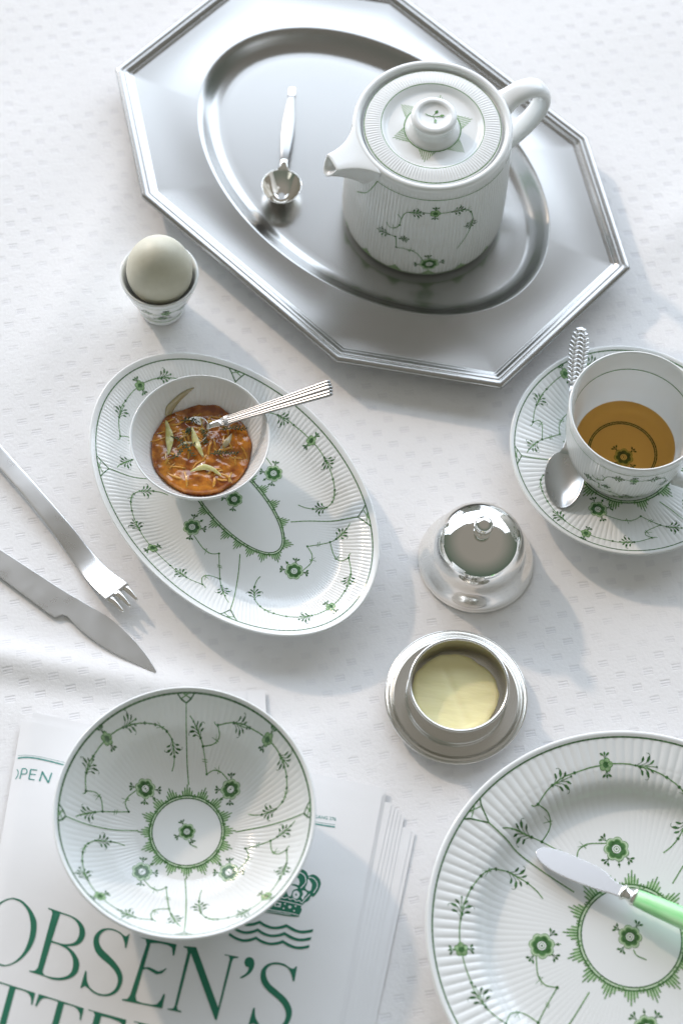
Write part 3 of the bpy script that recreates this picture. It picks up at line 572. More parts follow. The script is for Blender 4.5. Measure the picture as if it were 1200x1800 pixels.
# ================================================================== tablecloth
CLOTH = pmat("white_damask_cotton", (.80, .80, .81), .85, Sheen_Weight=.15)
def _cloth():
    m = CLOTH; b = m.node_tree.nodes["Principled BSDF"]
    tc = N(m, "ShaderNodeTexCoord")
    # slightly uneven weave
    nz0 = N(m, "ShaderNodeTexNoise"); nz0.inputs["Scale"].default_value = 11; nz0.inputs["Detail"].default_value = 2
    LK(m, tc.outputs["Object"], nz0.inputs["Vector"])
    mixv = N(m, "ShaderNodeVectorMath", operation='SCALE'); mixv.inputs["Scale"].default_value = .006
    LK(m, nz0.outputs["Color"], mixv.inputs[0])
    addv = N(m, "ShaderNodeVectorMath", operation='ADD'); LK(m, tc.outputs["Object"], addv.inputs[0]); LK(m, mixv.outputs[0], addv.inputs[1])
    mp = N(m, "ShaderNodeMapping"); mp.inputs["Rotation"].default_value = (0, 0, R(-14.5)); mp.inputs["Scale"].default_value = (1 / .0202, 1 / .0202, 1)
    mp.vector_type = 'POINT'
    LK(m, addv.outputs[0], mp.inputs["Vector"])
    sx = N(m, "ShaderNodeSeparateXYZ"); LK(m, mp.outputs["Vector"], sx.inputs["Vector"])
    def M_(op, a, bb=None, c=None):
        n = N(m, "ShaderNodeMath", operation=op)
        for i, v in enumerate((a, bb, c)):
            if v is None: continue
            if isinstance(v, (int, float)): n.inputs[i].default_value = v
            else: LK(m, v, n.inputs[i])
        return n.outputs[0]
    def box(u, v, du, dv):
        fu = M_('ABSOLUTE', M_('SUBTRACT', M_('FRACT', M_('ADD', u, du)), .5)); fv = M_('ABSOLUTE', M_('SUBTRACT', M_('FRACT', M_('ADD', v, dv)), .5))
        def ss(x, e):
            r = N(m, "ShaderNodeMapRange", interpolation_type='SMOOTHSTEP')
            r.inputs["From Min"].default_value = e + .03; r.inputs["From Max"].default_value = e - .03
            LK(m, x, r.inputs["Value"]); return r.outputs["Result"]
        return M_('MULTIPLY', ss(fu, .172), ss(fv, .118))
    u, v = sx.outputs["X"], sx.outputs["Y"]
    mask = M_('MAXIMUM', box(u, v, 0, 0), box(u, v, .5, .5))
    nzm = N(m, "ShaderNodeTexNoise"); nzm.inputs["Scale"].default_value = 16; nzm.inputs["Detail"].default_value = 3
    LK(m, tc.outputs["Object"], nzm.inputs["Vector"])
    mrm = N(m, "ShaderNodeMapRange"); mrm.inputs["From Min"].default_value = .35; mrm.inputs["From Max"].default_value = .62; mrm.inputs["To Min"].default_value = .25; mrm.inputs["To Max"].default_value = 1.0
    LK(m, nzm.outputs["Fac"], mrm.inputs["Value"]); mask = M_('MULTIPLY', mask, mrm.outputs["Result"])
    ribs = M_('SINE', M_('MULTIPLY', v, 2 * math.pi * 10.0))
    thr = M_('ADD', M_('SINE', M_('MULTIPLY', u, 2 * math.pi * 26)), M_('SINE', M_('MULTIPLY', v, 2 * math.pi * 26)))
    h = M_('ADD', M_('MULTIPLY', mask, M_('MULTIPLY_ADD', ribs, .45, -1.1)), M_('MULTIPLY', thr, .10))
    nz1 = N(m, "ShaderNodeTexNoise"); nz1.inputs["Scale"].default_value = 420; nz1.inputs["Detail"].default_value = 2
    LK(m, tc.outputs["Object"], nz1.inputs["Vector"])
    h2 = M_('ADD', h, M_('MULTIPLY', nz1.outputs["Fac"], 1.6))
    bp = N(m, "ShaderNodeBump"); bp.inputs["Distance"].default_value = .00026; bp.inputs["Strength"].default_value = .5
    LK(m, h2, bp.inputs["Height"]); LK(m, bp.outputs["Normal"], b.inputs["Normal"])
    mix = N(m, "ShaderNodeMix", data_type='RGBA'); mix.inputs["A"].default_value = (.89, .885, .89, 1); mix.inputs["B"].default_value = (.828, .823, .838, 1)
    LK(m, mask, mix.inputs["Factor"]); LK(m, mix.outputs["Result"], b.inputs["Base Color"])
_cloth()


def cloth_z(x, y):
    z = .0005 * np.sin(x * 23 + 1.3 * np.sin(y * 17)) + .0004 * np.sin(y * 31 + 1.7 * np.sin(x * 13 + 1)) - .0009
    # soft folds where nothing stands: above the newspaper at the left, top right corner
    d = (y + .140 + .10 * (x + .14)); z += .0042 * np.exp(-(d / .013) ** 2) / (1 + np.exp((x + .085) / .012))
    d = (y + .158 + .05 * (x + .10)); z -= .0010 * np.exp(-(d / .012) ** 2) / (1 + np.exp((x + .02) / .015))
    d = (y - .30 - .9 * (x - .27)); z += .0020 * np.exp(-(d / .03) ** 2) / (1 + np.exp((.215 - x) / .01))
    d = (x + .255 - .25 * y); z += .0016 * np.exp(-(d / .02) ** 2) / (1 + np.exp((.10 - y) / .02))
    z += .0007 * np.exp(-((x - .02 + .35 * (y + .02)) / .030) ** 2) * np.exp(-((y + .02) / .09) ** 2)
    z += .0008 * np.exp(-((y + .16 - .3 * (x - .02)) / .016) ** 2) * np.exp(-((x - .01) / .05) ** 2)
    return z


gx = np.r_[np.linspace(-1.7, -.36, 22)[:-1], np.linspace(-.36, .36, 289), np.linspace(.36, 1.7, 22)[1:]]
gy = np.r_[np.linspace(-1.2, -.44, 14)[:-1], np.linspace(-.44, .58, 409), np.linspace(.58, 2.4, 26)[1:]]
GX, GY = np.meshgrid(gx, gy, indexing='ij')
tc_ = mesh("tablecloth", np.stack([GX, GY, cloth_z(GX, GY)], -1), grid_faces(len(gx), len(gy), False, True), CLOTH)
props(tc_, "white damask tablecloth woven with small checks, covering the whole table", "tablecloth")

# ================================================================== octagonal tray
TC, TTH, TA, TB, TCA, TCB = (-.0027, .2858), R(-39.21), .2025, .1412, .1012, .0687
tray = thing("serving_tray", "large octagonal satin steel tray with an oval well, under the teapot", "tray", (TC[0], TC[1], 0), TTH)


def octagon(d, k=22):
    a, b = TA - d, TB - d
    L = math.hypot(TCA, TCB); tx = TCB / L; ty = TCA / L        # offset keeps the mitres
    # corner cut line normal (TCB, TCA)/L ; distance shrinks by d
    def line_pts():
        # corners as crossing of the offset edges
        c0 = (TA - TCA) * TCB + TB * TCA                         # TCB*x + TCA*y = c0 on the cut
        c = c0 - d * L
        x1 = (c - TCA * b) / TCB; y1 = (c - TCB * a) / TCA
        return [(a, -y1), (a, y1), (x1, b), (-x1, b), (-a, y1), (-a, -y1), (-x1, -b), (x1, -b)]
    C = line_pts(); out = []
    for i in range(8):
        p, q = np.array(C[i]), np.array(C[(i + 1) % 8])
        t = np.r_[0, np.linspace(.02, .98, k - 1)][:, None]
        out.append(p + (q - p) * t)
    return np.concatenate(out)


def tray_ring(d, z): o = octagon(d); return np.c_[o, np.full(len(o), z)]


rim_prof = [(.0030, .0125), (.0006, .0160), (0, .0184), (.0004, .0206), (.0014, .0216), (.0028, .0219), (.0042, .0217), (.0050, .0213), (.0054, .0210), (.0060, .0212), (.0072, .0212),
            (.0084, .0206), (.0094, .0196), (.0100, .0187), (.0103, .0181), (.0108, .0182), (.0114, .0181), (.0120, .0175), (.0130, .0172)]
rim_prof = [(d, z if z < .0172 else .0172 + (z - .0172) * .62) for d, z in rim_prof]
V = np.concatenate([tray_ring(d, z) for d, z in rim_prof]); no = len(octagon(0))
mesh("moulded_rim", V, grid_faces(len(rim_prof), no, True), STEEL, tray)
o_in = octagon(.0130); WC = (.0012, .0035)
WA, WB = .1568, .1062
ang = np.arctan2((o_in[:, 1] - WC[1]) / WB, (o_in[:, 0] - WC[0]) / WA)
rows = []
for u in np.linspace(0, 1, 14):
    e = np.c_[WC[0] + WA * np.cos(ang), WC[1] + WB * np.sin(ang)]
    q = o_in * (1 - u) + e * u
    rows.append(np.c_[q, np.full(len(q), .0170 - .0006 * math.sin(u * math.pi) + .0004 * u)])
mesh("flat_border", np.concatenate(rows), grid_faces(14, no, True), STEEL, tray)
th = np.linspace(0, 2 * np.pi, 360, endpoint=False)
wprof = spline([(-.0010, .0172), (.0004, .0174), (.0016, .0170), (.0040, .0152), (.0075, .0118), (.0115, .0085), (.0160, .0067), (.0200, .0064), (.028, .0064), (.05, .0064), (.08, .0064), (.1055, .0064)], 4)
rows = []
for d, z in wprof:
    k = d if d < .03 else .03 + (d - .03)
    a = WA - d - max(0, d - .03) * .62; b = WB - d
    rows.append(np.c_[WC[0] + max(a, .002) * np.cos(th), WC[1] + max(b, .001) * np.sin(th), np.full(360, z)])
mesh("oval_well", np.concatenate(rows), grid_faces(len(wprof), 360, True), STEEL, tray)
# turned-down skirt and foot under the tray
V, F = [], []
sk = [(.0030, .0125), (.010, .0110), (.022, .0060), (.030, .0010), (.034, .0002), (.040, .0004), (.046, .0035)]
mesh("tray_foot", np.concatenate([tray_ring(d, z) for d, z in sk]), grid_faces(len(sk), no, True), STEEL, tray)

# ================================================================== teapot
PC = (.0415, .2578, .0066)
pot = thing("teapot", "cylindrical white porcelain teapot with green floral sprays and flat lid", "teapot", PC)
NF = 132
bprof = [(.0, .002), (.050, .002), (.0555, .0006), (.0585, .0022), (.0603, .0060), (.0612, .012), (.0612, .022), (.0608, .040), (.0600, .060), (.0590, .080), (.0582, .094), (.0578, .101), (.0577, .1045),
         (.0576, .1075), (.0568, .1096), (.0550, .1104), (.0530, .1098), (.0520, .1080), (.0517, .1050), (.0500, .1040), (.0490, .1036), (.0485, .100), (.047, .095)]
bw = [0, 0, 0, 0, .6, 1, 1, 1, 1, 1, 1, .7, .1] + [0] * 10
P1 = spline(bprof, 4); W1 = np.interp(np.linspace(0, len(bprof) - 1, len(P1)), np.arange(len(bprof)), bw)
thp = np.linspace(0, 2 * np.pi, NF * 8, endpoint=False)
rr = P1[:, :1] + W1[:, None] * .00050 * (np.abs(np.cos(NF * thp / 2))[None] - .6)
V = np.stack([rr * np.cos(thp), rr * np.sin(thp), np.repeat(P1[:, 1:], len(thp), 1)], -1)
mesh("body", V, grid_faces(len(P1), len(thp), True), PORC, pot)


def wall_surf(prof_r, prof_z, th0, x0=0.0):
    """x = arc length in metres at the wall, y = height"""
    def f(x, y, off):
        rw = np.interp(y, prof_z, prof_r); a = th0 + x / rw
        return np.stack([(rw + off + .0002) * np.cos(a), (rw + off + .0002) * np.sin(a), y], -1)
    return f


def wall_garland(pat, w, z0, z1, ms, lw=.0005):
    """one painted panel on an upright wall, 2*w wide, from z0 up to z1 (x to the right)"""
    q = lambda L: [(a * w, z0 + b * (z1 - z0)) for a, b in L]
    top = [(-.62, .70), (-.60, .82), (-.52, .95), (-.30, 1.0), (0, 1.0), (.30, 1.0), (.52, .99), (.68, .90), (.75, .74), (.72, .58), (.62, .42), (.50, .28)]
    pat.ribbon(q(top), lw, 1)
    pat.ribbon(q([(-.62, .70), (-.70, .62), (-.82, .60), (-.88, .66)]), lw, 1)
    pat.ribbon(q([(-.60, .82), (-.68, .88)]), lw, 1)
    pat.ribbon(q([(-.10, .10), (-.26, .26), (-.45, .30), (-.64, .28)]), lw, 1)
    pat.ribbon(q([(-.64, .28), (-.66, .42), (-.68, .47)]), lw, 1)
    pat.ribbon(q([(-.68, .47), (-.85, .46), (-1.02, .44)]), lw, 1)
    f = lambda a, b: (a * w, z0 + b * (z1 - z0))
    pat.flower(f(0, .06), .0062 * ms, 1.57, (0, 1, 3))
    pat.small_flower(f(0, 1.0), .0038 * ms, 0)
    pat.sprig(f(-.46, .97), .1, .0085 * ms); pat.sprig(f(.30, 1.0), .0, .0085 * ms)
    pat.sprig(f(.75, .74), -1.75, .0085 * ms); pat.sprig(f(-.80, .46), 3.2, .0085 * ms)
    pat.sprig(f(-.60, .46), .3, .006 * ms)
    for a, b in ((-.62, .70), (-.64, .28), (-.68, .47), (.52, .99), (.68, .9)): pat.dot(f(a, b), .0008 * ms)
    pat.tick(f(-.38, .29), .9, .005 * ms); pat.tick(f(-.74, .61), 1.2, .005 * ms); pat.tick(f(.6, .96), .3, .005 * ms)


wz, wr = P1[(P1[:, 1] > .004) & (P1[:, 0] > .0565)][:, 1], P1[(P1[:, 1] > .004) & (P1[:, 0] > .0565)][:, 0]
o_ = np.argsort(wz); wz, wr = wz[o_], wr[o_]
SP_A, HA_A = R(-149), R(32)
for k in range(3):
    a0 = R(-83) + k * 2 * math.pi / 3
    pat = Pattern(); wall_garland(pat, .040, .0175, .0835, 1.18, .00062)
    # rim line and the little fans at the base
    xs = np.linspace(-.0585, .0585, 60) if k else np.linspace(-.046, .0585, 60)
    pat.ribbon([(x, .0985) for x in xs], .0006, 1, curve=False)
    if k == 0:
        pat.ribbon([(-.046, .0985), (-.050, .088), (-.056, .076), (-.0665, .0655)], .0007, 1)
    for j in range(-2, 3):
        for i in range(-3, 4):
            x0 = j * .0252 + i * .0015
            pat.ribbon([(x0, .0062), (x0, .0062 + .0075 * (1 - abs(i) * .24))], .0013, 2, 0, curve=False)
    pat.ribbon([(x, .0064) for x in np.linspace(-.063, .063, 40)], .0012, 2, 0, curve=False)
    pat.mesh("painted_pattern", wall_surf(wr, wz, a0), pot)

# spout: a pinched beak, flat on top
secs = []
ns = 52
for t in np.linspace(0, 1, 34):
    rho = .0535 + t * .0260
    u = (rho - .0517) / (.0812 - .0517)
    if u <= 0:
        w = math.sqrt(.0574 ** 2 - rho ** 2) * .985; dep = .040; zt = .1090 + .0011 * (rho - .044) / .0077
    else:
        w = (2 * u ** 3 - 3 * u * u + 1) * .0249 + (u ** 3 - 2 * u * u + u) * -.040 + (-2 * u ** 3 + 3 * u * u) * .0078 + (u ** 3 - u * u) * -.004
        dep = .0105 + .0295 * (1 - u) ** 1.5; zt = .1101 + .0016 * u * u
    ring = []
    for ph in np.linspace(0, 2 * np.pi, ns, endpoint=False):
        c, s_ = math.cos(ph), math.sin(ph)
        if s_ >= 0: y = math.copysign(abs(c) ** .6, c); z = .0012 * (s_ ** .5)
        else: z = -dep * (abs(s_) ** 1.15); y = math.copysign(abs(c) ** .85, c) * (1 - .2 * abs(s_))
        zz = zt - .0012 + z
        ring.append((rho + .60 * max(u, 0) ** 2 * (zt - zz) * (1 if u > 0 else 0), y * w, zz))
    secs.append(ring)
# lip and hollow
last = np.array(secs[-1]); cen = last.mean(0); cen[2] = last[:, 2].max() - .0042; cen[0] = np.interp(cen[2], np.sort(last[:, 2]), last[np.argsort(last[:, 2]), 0])
for sc_, dx in ((.96, .0007), (.86, .0009), (.74, .0002), (.66, -.0025), (.52, -.012)):
    r_ = cen + (last - cen) * sc_; r_[:, 0] += dx; secs.append(r_)
V, F = loft(secs)
V = np.array(V)
Vr = np.c_[V[:, 0] * math.cos(SP_A) - V[:, 1] * math.sin(SP_A), V[:, 0] * math.sin(SP_A) + V[:, 1] * math.cos(SP_A), V[:, 2]]
mesh("spout", Vr, F, PORC, pot)
# handle
hp = spline([(.0535, .0960), (.0625, .1020), (.0730, .1055), (.0840, .1040), (.0915, .0970), (.0945, .0870), (.0930, .0755), (.0860, .0640), (.0760, .0555), (.0660, .0500), (.0570, .0470)], 6)
wd_ = np.interp(np.linspace(0, 1, len(hp)), [0, .12, .35, .7, 1], [.0125, .0092, .0084, .0080, .0095])
path = np.c_[hp[:, 0] * math.cos(HA_A), hp[:, 0] * math.sin(HA_A), hp[:, 1]]
P_ = np.array(path); T_ = np.gradient(P_, axis=0); T_ /= np.linalg.norm(T_, axis=1)[:, None]
side = np.array([-math.sin(HA_A), math.cos(HA_A), 0]); q_ = np.cross(T_, side)
a_ = np.linspace(0, 2 * np.pi, 20, endpoint=False)
secs = P_[:, None] + wd_[:, None, None] * (np.sign(np.cos(a_)) * np.abs(np.cos(a_)) ** .8)[None, :, None] * side + (.0048 * np.sin(a_))[None, :, None] * q_[:, None]
V, F = loft(secs); mesh("handle", V, F, PORC, pot)
# lid
lid_in = [(0, .1045, 0), (.0200, .1045, 0), (.0300, .1046, 0), (.0330, .1050, 0), (.0355, .1072, 0), (.0370, .1080, .2), (.0390, .1083, 1), (.0430, .1082, 1), (.0470, .1077, 1), (.0488, .1073, .6), (.0498, .1066, 0), (.0503, .1056, 0)]
LID = Dish(lid_in, [(.0503, .1046), (.048, .1042), (0, .1040)], 130, .00028, sub=6, n_in=5)
lid = LID.build("lid", pot, PORC)
pat = Pattern()
for rl in (.0492, .0372):
    pat.ribbon([(rl * math.cos(a), rl * math.sin(a)) for a in np.linspace(0, 2 * np.pi, 240)], .0005, 1, curve=False)
pat.ribbon([(.0204 * math.cos(a), .0204 * math.sin(a)) for a in np.linspace(0, 2 * np.pi, 120)], .0008, 1, curve=False)
for i in range(6):
    a = R(-98) + i * math.pi / 3
    for j in range(-4, 5):
        aj = a + j * .075; r1 = .0208 + .0095 * (1 - abs(j) * .2)
        pat.ribbon([(.0206 * math.cos(aj), .0206 * math.sin(aj)), (r1 * math.cos(a + j * .055), r1 * math.sin(a + j * .055))], .00055, 2, 0, curve=False)
pat.mesh("painted_pattern", LID.surf, lid)
kp = spline([(.0196, .1043), (.0192, .1060), (.0165, .1085), (.0152, .1115), (.0154, .1145), (.0163, .1170), (.0164, .1190), (.0152, .1206), (.0130, .1212), (.0112, .1207), (.0098, .1196), (.007, .1188), (.0, .1186)], 5)
knob = lathe_obj("knob", kp, 72, PORC, lid)
pat = Pattern()
pat.ribbon([(-.0065, .0012), (-.001, -.0002), (.004, .0)], .0006, 1)
pat.leaf((-.001, 0), (.001, .003), (.0025, .0052), .0017, 1); pat.leaf((.001, 0), (.004, .0005), (.0072, .0012), .0017, 1); pat.leaf((-.001, 0), (.001, -.003), (.0012, -.0058), .0017, 1)
pat.mesh("painted_pattern", lambda x, y, o: np.stack([x, y, .1187 + o + .0012 * (np.hypot(x, y) / .0098) ** 2], -1), knob)

# ================================================================== egg cup + egg
ec = thing("egg_cup", "small white porcelain egg cup painted with green sprigs, holding the egg", "egg cup", (-.1466, .1572, 0))
ep = spline([(0, .003), (.012, .003), (.0135, .0004), (.0165, .0004), (.0172, .0030), (.0170, .0055), (.0180, .0100), (.0212, .0185), (.0243, .0280), (.0268, .0370), (.0284, .0435), (.0286, .0452), (.0278, .0460), (.0267, .0452), (.0258, .0425), (.0235, .034), (.0195, .026), (.012, .021), (0, .0195)], 5)
lathe_obj("cup_body", ep, 96, PORC, ec)
o1 = ep[25:60]; zz, rz = o1[:, 1], o1[:, 0]
for k in range(3):
    pat = Pattern()
    pat.ribbon([(x, .0285 + .002 * math.sin(x * 160)) for x in np.linspace(-.022, .022, 24)], .0007, 1)
    pat.small_flower((.003, .0300), .0044, 0); pat.sprig((-.016, .0285), .2, .0085); pat.sprig((.012, .029), -.2, .0085)
    pat.ribbon([(x, .0130 + .0022 * math.cos(x * 300)) for x in np.linspace(-.0185, .0185, 24)], .0008, 1)
    pat.flower((0, .0165), .0042, 1.57, (0, 1, 3))
    pat.ribbon([(x, .0408) for x in np.linspace(-.029, .029, 40)], .0005, 2)
    pat.ribbon([(x, .0062) for x in np.linspace(-.018, .018, 30)], .0009, 2)
    pat.mesh("painted_pattern", wall_surf(rz, zz, R(-80) + k * 2 * math.pi / 3), ec)
EGG = pmat("pale_green_eggshell", (.62, .595, .475), .45, Subsurface_Weight=.12, Subsurface_Radius=(.003, .003, .002), Subsurface_Scale=1.0)
noise_bump(EGG, 900, .00012, .6, 2); noise_color(EGG, 60, (.58, .555, .44), (.655, .63, .51))
a_ = np.linspace(-np.pi / 2, np.pi / 2, 40)
eg = np.c_[.0238 * np.cos(a_) * (1 - .09 * np.sin(a_)), .0525 + .0285 * np.sin(a_)]
e_ = lathe_obj("boiled_egg", eg, 72, EGG, None, (-.1462, .1570, 0)); props(e_, "pale green grey egg standing unbroken in the egg cup", "egg")

# ================================================================== deep bowl, plate, saucer, oval dish
bowl = thing("deep_bowl", "deep white fluted bowl with green floral sprays, standing on the newspaper", "bowl", (-.0829, -.2464, .0040))
BOWL = Dish([(0, .005, 0), (.012, .005, 0), (.0245, .005, 0), (.030, .0056, .2), (.036, .0070, .5), (.050, .0132, .9), (.064, .0252, 1), (.075, .0402, 1), (.0785, .0470, .5), (.0800, .0504, 0), (.0812, .0522, 0), (.0824, .0531, 0), (.0832, .0525, 0)],
            [(.0834, .0513), (.0826, .0495), (.078, .041), (.067, .0245), (.053, .0110), (.042, .0045), (.039, .0030), (.0383, .0004), (.035, .0004), (.0345, .003), (0, .003)], 116, .00027)
BOWL.build("bowl_body", bowl, PORC)
pattern_on(BOWL, bowl, lambda p: garland_pattern(p, BOWL.P(.0245, .0800), [(-95.8 + 90 * k, 90) for k in range(4)], .08, 1.0, 16, BOWL.ring(.0245, R(95.8)), 1.0, .00066, .0075, 1.0, (0, 0, .0056, 2.0)))

plate = thing("dinner_plate", "large white fluted dinner plate with green flowers, under the green handled knife", "plate", (.2105, -.2900, 0))
PLATE = Dish([(0, .005, 0), (.0349, .005, 0), (.060, .005, .12), (.080, .0050, .25), (.088, .0058, .3), (.094, .0088, .3), (.0985, .0135, .4), (.103, .0166, .7), (.109, .0186, 1), (.112, .0193, .55), (.115, .0200, 1), (.123, .0214, 1), (.1285, .0224, .8), (.1306, .0229, 0), (.1328, .0238, 0), (.1342, .0238, 0), (.1350, .0230, 0)],
             [(.1348, .0218), (.132, .0204), (.118, .017), (.102, .012), (.092, .004), (.088, .0005), (.085, .0005), (.084, .003), (0, .003)], 128, .00050)
PLATE.build("plate_body", plate, PORC)
pattern_on(PLATE, plate, lambda p: garland_pattern(p, PLATE.P(.0349, .1306), [(-56.7 + 90 * k, 90) for k in range(4)], .13, 1.28, 16, PLATE.ring(.0349, R(146.7 - 11)), .915, .00078, .0098, 1.15, (-.001, 0, .0078, .9)))

saucer = thing("saucer", "white fluted saucer painted with green flowers, under the teacup", "saucer", (.2003, .0615, 0))
SAUCER = Dish([(0, .004, 0), (.030, .004, 0), (.0372, .0042, 0), (.045, .0050, .3), (.055, .0078, .7), (.065, .0116, 1), (.075, .0156, 1), (.0795, .0175, .6), (.0812, .0182, 0), (.083, .0192, 0), (.0842, .0194, 0), (.0848, .0188, 0)],
              [(.0846, .0178), (.082, .0165), (.066, .009), (.052, .0035), (.048, .0004), (.045, .0004), (.0445, .002), (0, .002)], 120, .00030)
SAUCER.build("saucer_body", saucer, PORC)
pattern_on(SAUCER, saucer, lambda p: garland_pattern(p, SAUCER.P(.0372, .0812), [(250.6 - 110 + 120 * k, 120) for k in range(3)], .081, 1.05, 12, SAUCER.ring(.0372, R(90 + 110)), .96, .00060, .0085))

OTH = R(-46.1)
oval = thing("oval_dish", "oval white fluted serving dish with green sprays, carrying the jam bowl", "dish", (-.0773, -.0003, 0), OTH)
OVAL = Dish([(0, .0048, 0), (.020, .0048, 0), (.035, .0048, 0), (.050, .0052, .25), (.058, .0072, .6), (.065, .0118, .9), (.071, .0160, 1), (.0765, .0188, .9), (.0790, .0200, 0), (.0808, .0212, 0), (.0826, .0220, 0), (.0834, .0213, 0)],
            [(.0832, .0204), (.080, .0188), (.070, .0125), (.061, .0055), (.055, .0006), (.052, .0006), (.051, .0028), (0, .0028)], 205, .00036, e=(.0315, .0430), sub=7)
OVAL.build("dish_body", oval, PORC)


def oval_sectors():
    # ornaments at parameter angles +-52 and +-128 (anticlockwise); sectors run clockwise
    return [(90 - 52, 104), (90 + 52, 76), (90 + 128, 104), (90 + 232, 76)]


def _oval(p):
    garland_pattern(p, OVAL.P(.0205, .0790), oval_sectors(), .08, .98, 20, OVAL.ring(.0205, R(20)), .95, .00058, .0068)
    p.flower((0, .001), .0060, 2.2, (0, 1, 2))
pattern_on(OVAL, oval, _oval)
# ================================================================== jam bowl, jam and what lies in it
JC = (-.1025, .0250, .0054)
jb = thing("jam_bowl", "small plain white fluted bowl filled with amber marmalade, on the oval dish", "bowl", JC)
JB = Dish([(0, .004, 0), (.014, .004, 0), (.021, .0055, 0), (.029, .0115, .4), (.0375, .0235, 1), (.0435, .0345, 1), (.0462, .0405, .6), (.0471, .0430, 0), (.0478, .0442, 0), (.0484, .0446, 0)],
          [(.0490, .0440), (.0486, .0425), (.0455, .0345), (.038, .0195), (.029, .008), (.0225, .003), (.0215, .0003), (.0195, .0003), (.019, .002), (0, .002)], 84, .00026)
JB.build("bowl_body", jb, PORC)
JAM = pmat("amber_marmalade", (.36, .11, .012), .07, Subsurface_Weight=.55, Subsurface_Radius=(.012, .0048, .0010), Subsurface_Scale=.7, Coat_Weight=.6, Coat_Roughness=.03)
noise_color(JAM, 120, (.24, .058, .006), (.60, .235, .024), None, .38, .66)
noise_bump(JAM, 230, .0012, .55, 3)
from mathutils import noise as MN


def jam_z(x, y):
    r_ = math.hypot(x, y)
    n = MN.noise((x * 55, y * 55, 3.1)) * .0022 + MN.noise((x * 130, y * 130, 1.7)) * .0013 + MN.noise((x * 300, y * 300, 8.7)) * .0006
    return .0268 + n * min(1, (.0405 - r_) / .006 + .2) + .0024 * (1 - (r_ / .04) ** 2)


nr_, nt_ = 46, 150
rows = []
for i in range(nr_):
    for j in range(nt_):
        a = 2 * math.pi * j / nt_
        edge = .0352 + .0016 * MN.noise((math.cos(a) * 3, math.sin(a) * 3, 5))
        r_ = edge * i / (nr_ - 1)
        x, y = r_ * math.cos(a), r_ * math.sin(a)
        rows.append((x, y, jam_z(x, y) - (.0015 if i == nr_ - 1 else 0)))
for j in range(nt_):
    x, y, z = rows[(nr_ - 1) * nt_ + j]; rows.append((x * 1.01, y * 1.01, z - .006))
JL = (JC[0], JC[1] + .0022, JC[2] - .0048)
jam = mesh("marmalade", np.array(rows), grid_faces(nr_ + 1, nt_, True), JAM, None, True, None, JL)
props(jam, "glossy amber marmalade heaped in the small white bowl", "marmalade")


def peel(cx, cy, ang, L, wdt, curl, label, mat, lift=.001, dzt=0.0):
    secs = []
    for t in np.linspace(0, 1, 17):
        u = (t - .5) * L; v = curl * (1 - (2 * t - 1) ** 2)
        w = wdt * (math.sin(math.pi * min(max(t, .03), .97)) ** .55) * .5
        th_ = .0007 * (math.sin(math.pi * min(max(t, .03), .97)) ** .5) + .0001
        x = cx + u * math.cos(ang) - v * math.sin(ang); y = cy + u * math.sin(ang) + v * math.cos(ang)
        sx, sy = -math.sin(ang), math.cos(ang)
        z = jam_z(x, y) + lift + dzt * t
        ring = []
        for a in np.linspace(0, 2 * np.pi, 10, endpoint=False):
            o = w * math.cos(a) * (1 + .14 * math.sin(9 * t + cx * 900)); ring.append((x + sx * o, y + sy * o, z + th_ * math.sin(a) + .22 * o + .0004 * math.sin(7 * t + cy * 700)))
        secs.append(ring)
    V, F = loft(secs)
    return props(mesh("lemon_peel_strip", V, F, mat, None, True, None, JL), label, "peel strip", "lemon peel strips in the marmalade")


# fine translucent shreds half sunk in the jam
SHRED = pmat("orange_shreds", (.62, .30, .04), .12, Subsurface_Weight=.5, Subsurface_Radius=(.006, .003, .0006), Subsurface_Scale=.5, Coat_Weight=.6)
g = Geo(); rs = random.Random(11)
for i in range(46):
    r0, a0 = .031 * math.sqrt(rs.random()), rs.uniform(0, 6.283); x0, y0 = r0 * math.cos(a0), r0 * math.sin(a0); d0 = rs.uniform(0, 6.283); L = rs.uniform(.006, .013); k = rs.uniform(-60, 60)
    P_ = []
    for t in np.linspace(-.5, .5, 8):
        x0_, y0_ = x0 + L * t * math.cos(d0 + k * t * L), y0 + L * t * math.sin(d0 + k * t * L)
        P_.append((x0_, y0_, jam_z(x0_, y0_) - .0001 + .0006 * math.cos(3 * t)))
    V, F = sweep(P_, np.array([.4, .9, 1, 1.1, 1, 1, .9, .4]) * rs.uniform(.0005, .0010), 7, flat=.6); g.add(V, quads_tris(F))
sh = g.build("orange_shreds", SHRED, jam); sh["kind"] = "stuff"


PEEL = pmat("lemon_peel", (.60, .58, .26), .28, Subsurface_Weight=.4, Subsurface_Radius=(.004, .003, .001), Subsurface_Scale=.5)
noise_color(PEEL, 260, (.50, .47, .15), (.70, .68, .38), None, .3, .7)
PEEL_O = pmat("soaked_peel", (.58, .36, .06), .16, Subsurface_Weight=.4, Subsurface_Radius=(.004, .002, .0005), Subsurface_Scale=.5)
PEEL_G = pmat("translucent_peel", (.50, .44, .28), .2, Subsurface_Weight=.5, Subsurface_Radius=(.004, .003, .001), Subsurface_Scale=.5)
peel(-.0245, .0050, R(-80), .027, .0052, .0016, "pale lemon peel crescent lying leftmost on the marmalade", PEEL)
peel(-.0027, .0030, R(-65), .025, .0044, -.0010, "straight pale lemon peel strip lying in the middle of the marmalade", PEEL, .0014)
peel(.0055, -.0212, R(-4), .0220, .0040, .0042, "arched pale lemon peel strip nearest the lower edge of the marmalade", PEEL, .0018)
peel(.0065, .0184, R(4), .0170, .0050, .0006, "broad orange soaked peel piece just below the jam spoon", PEEL_O, .0006)
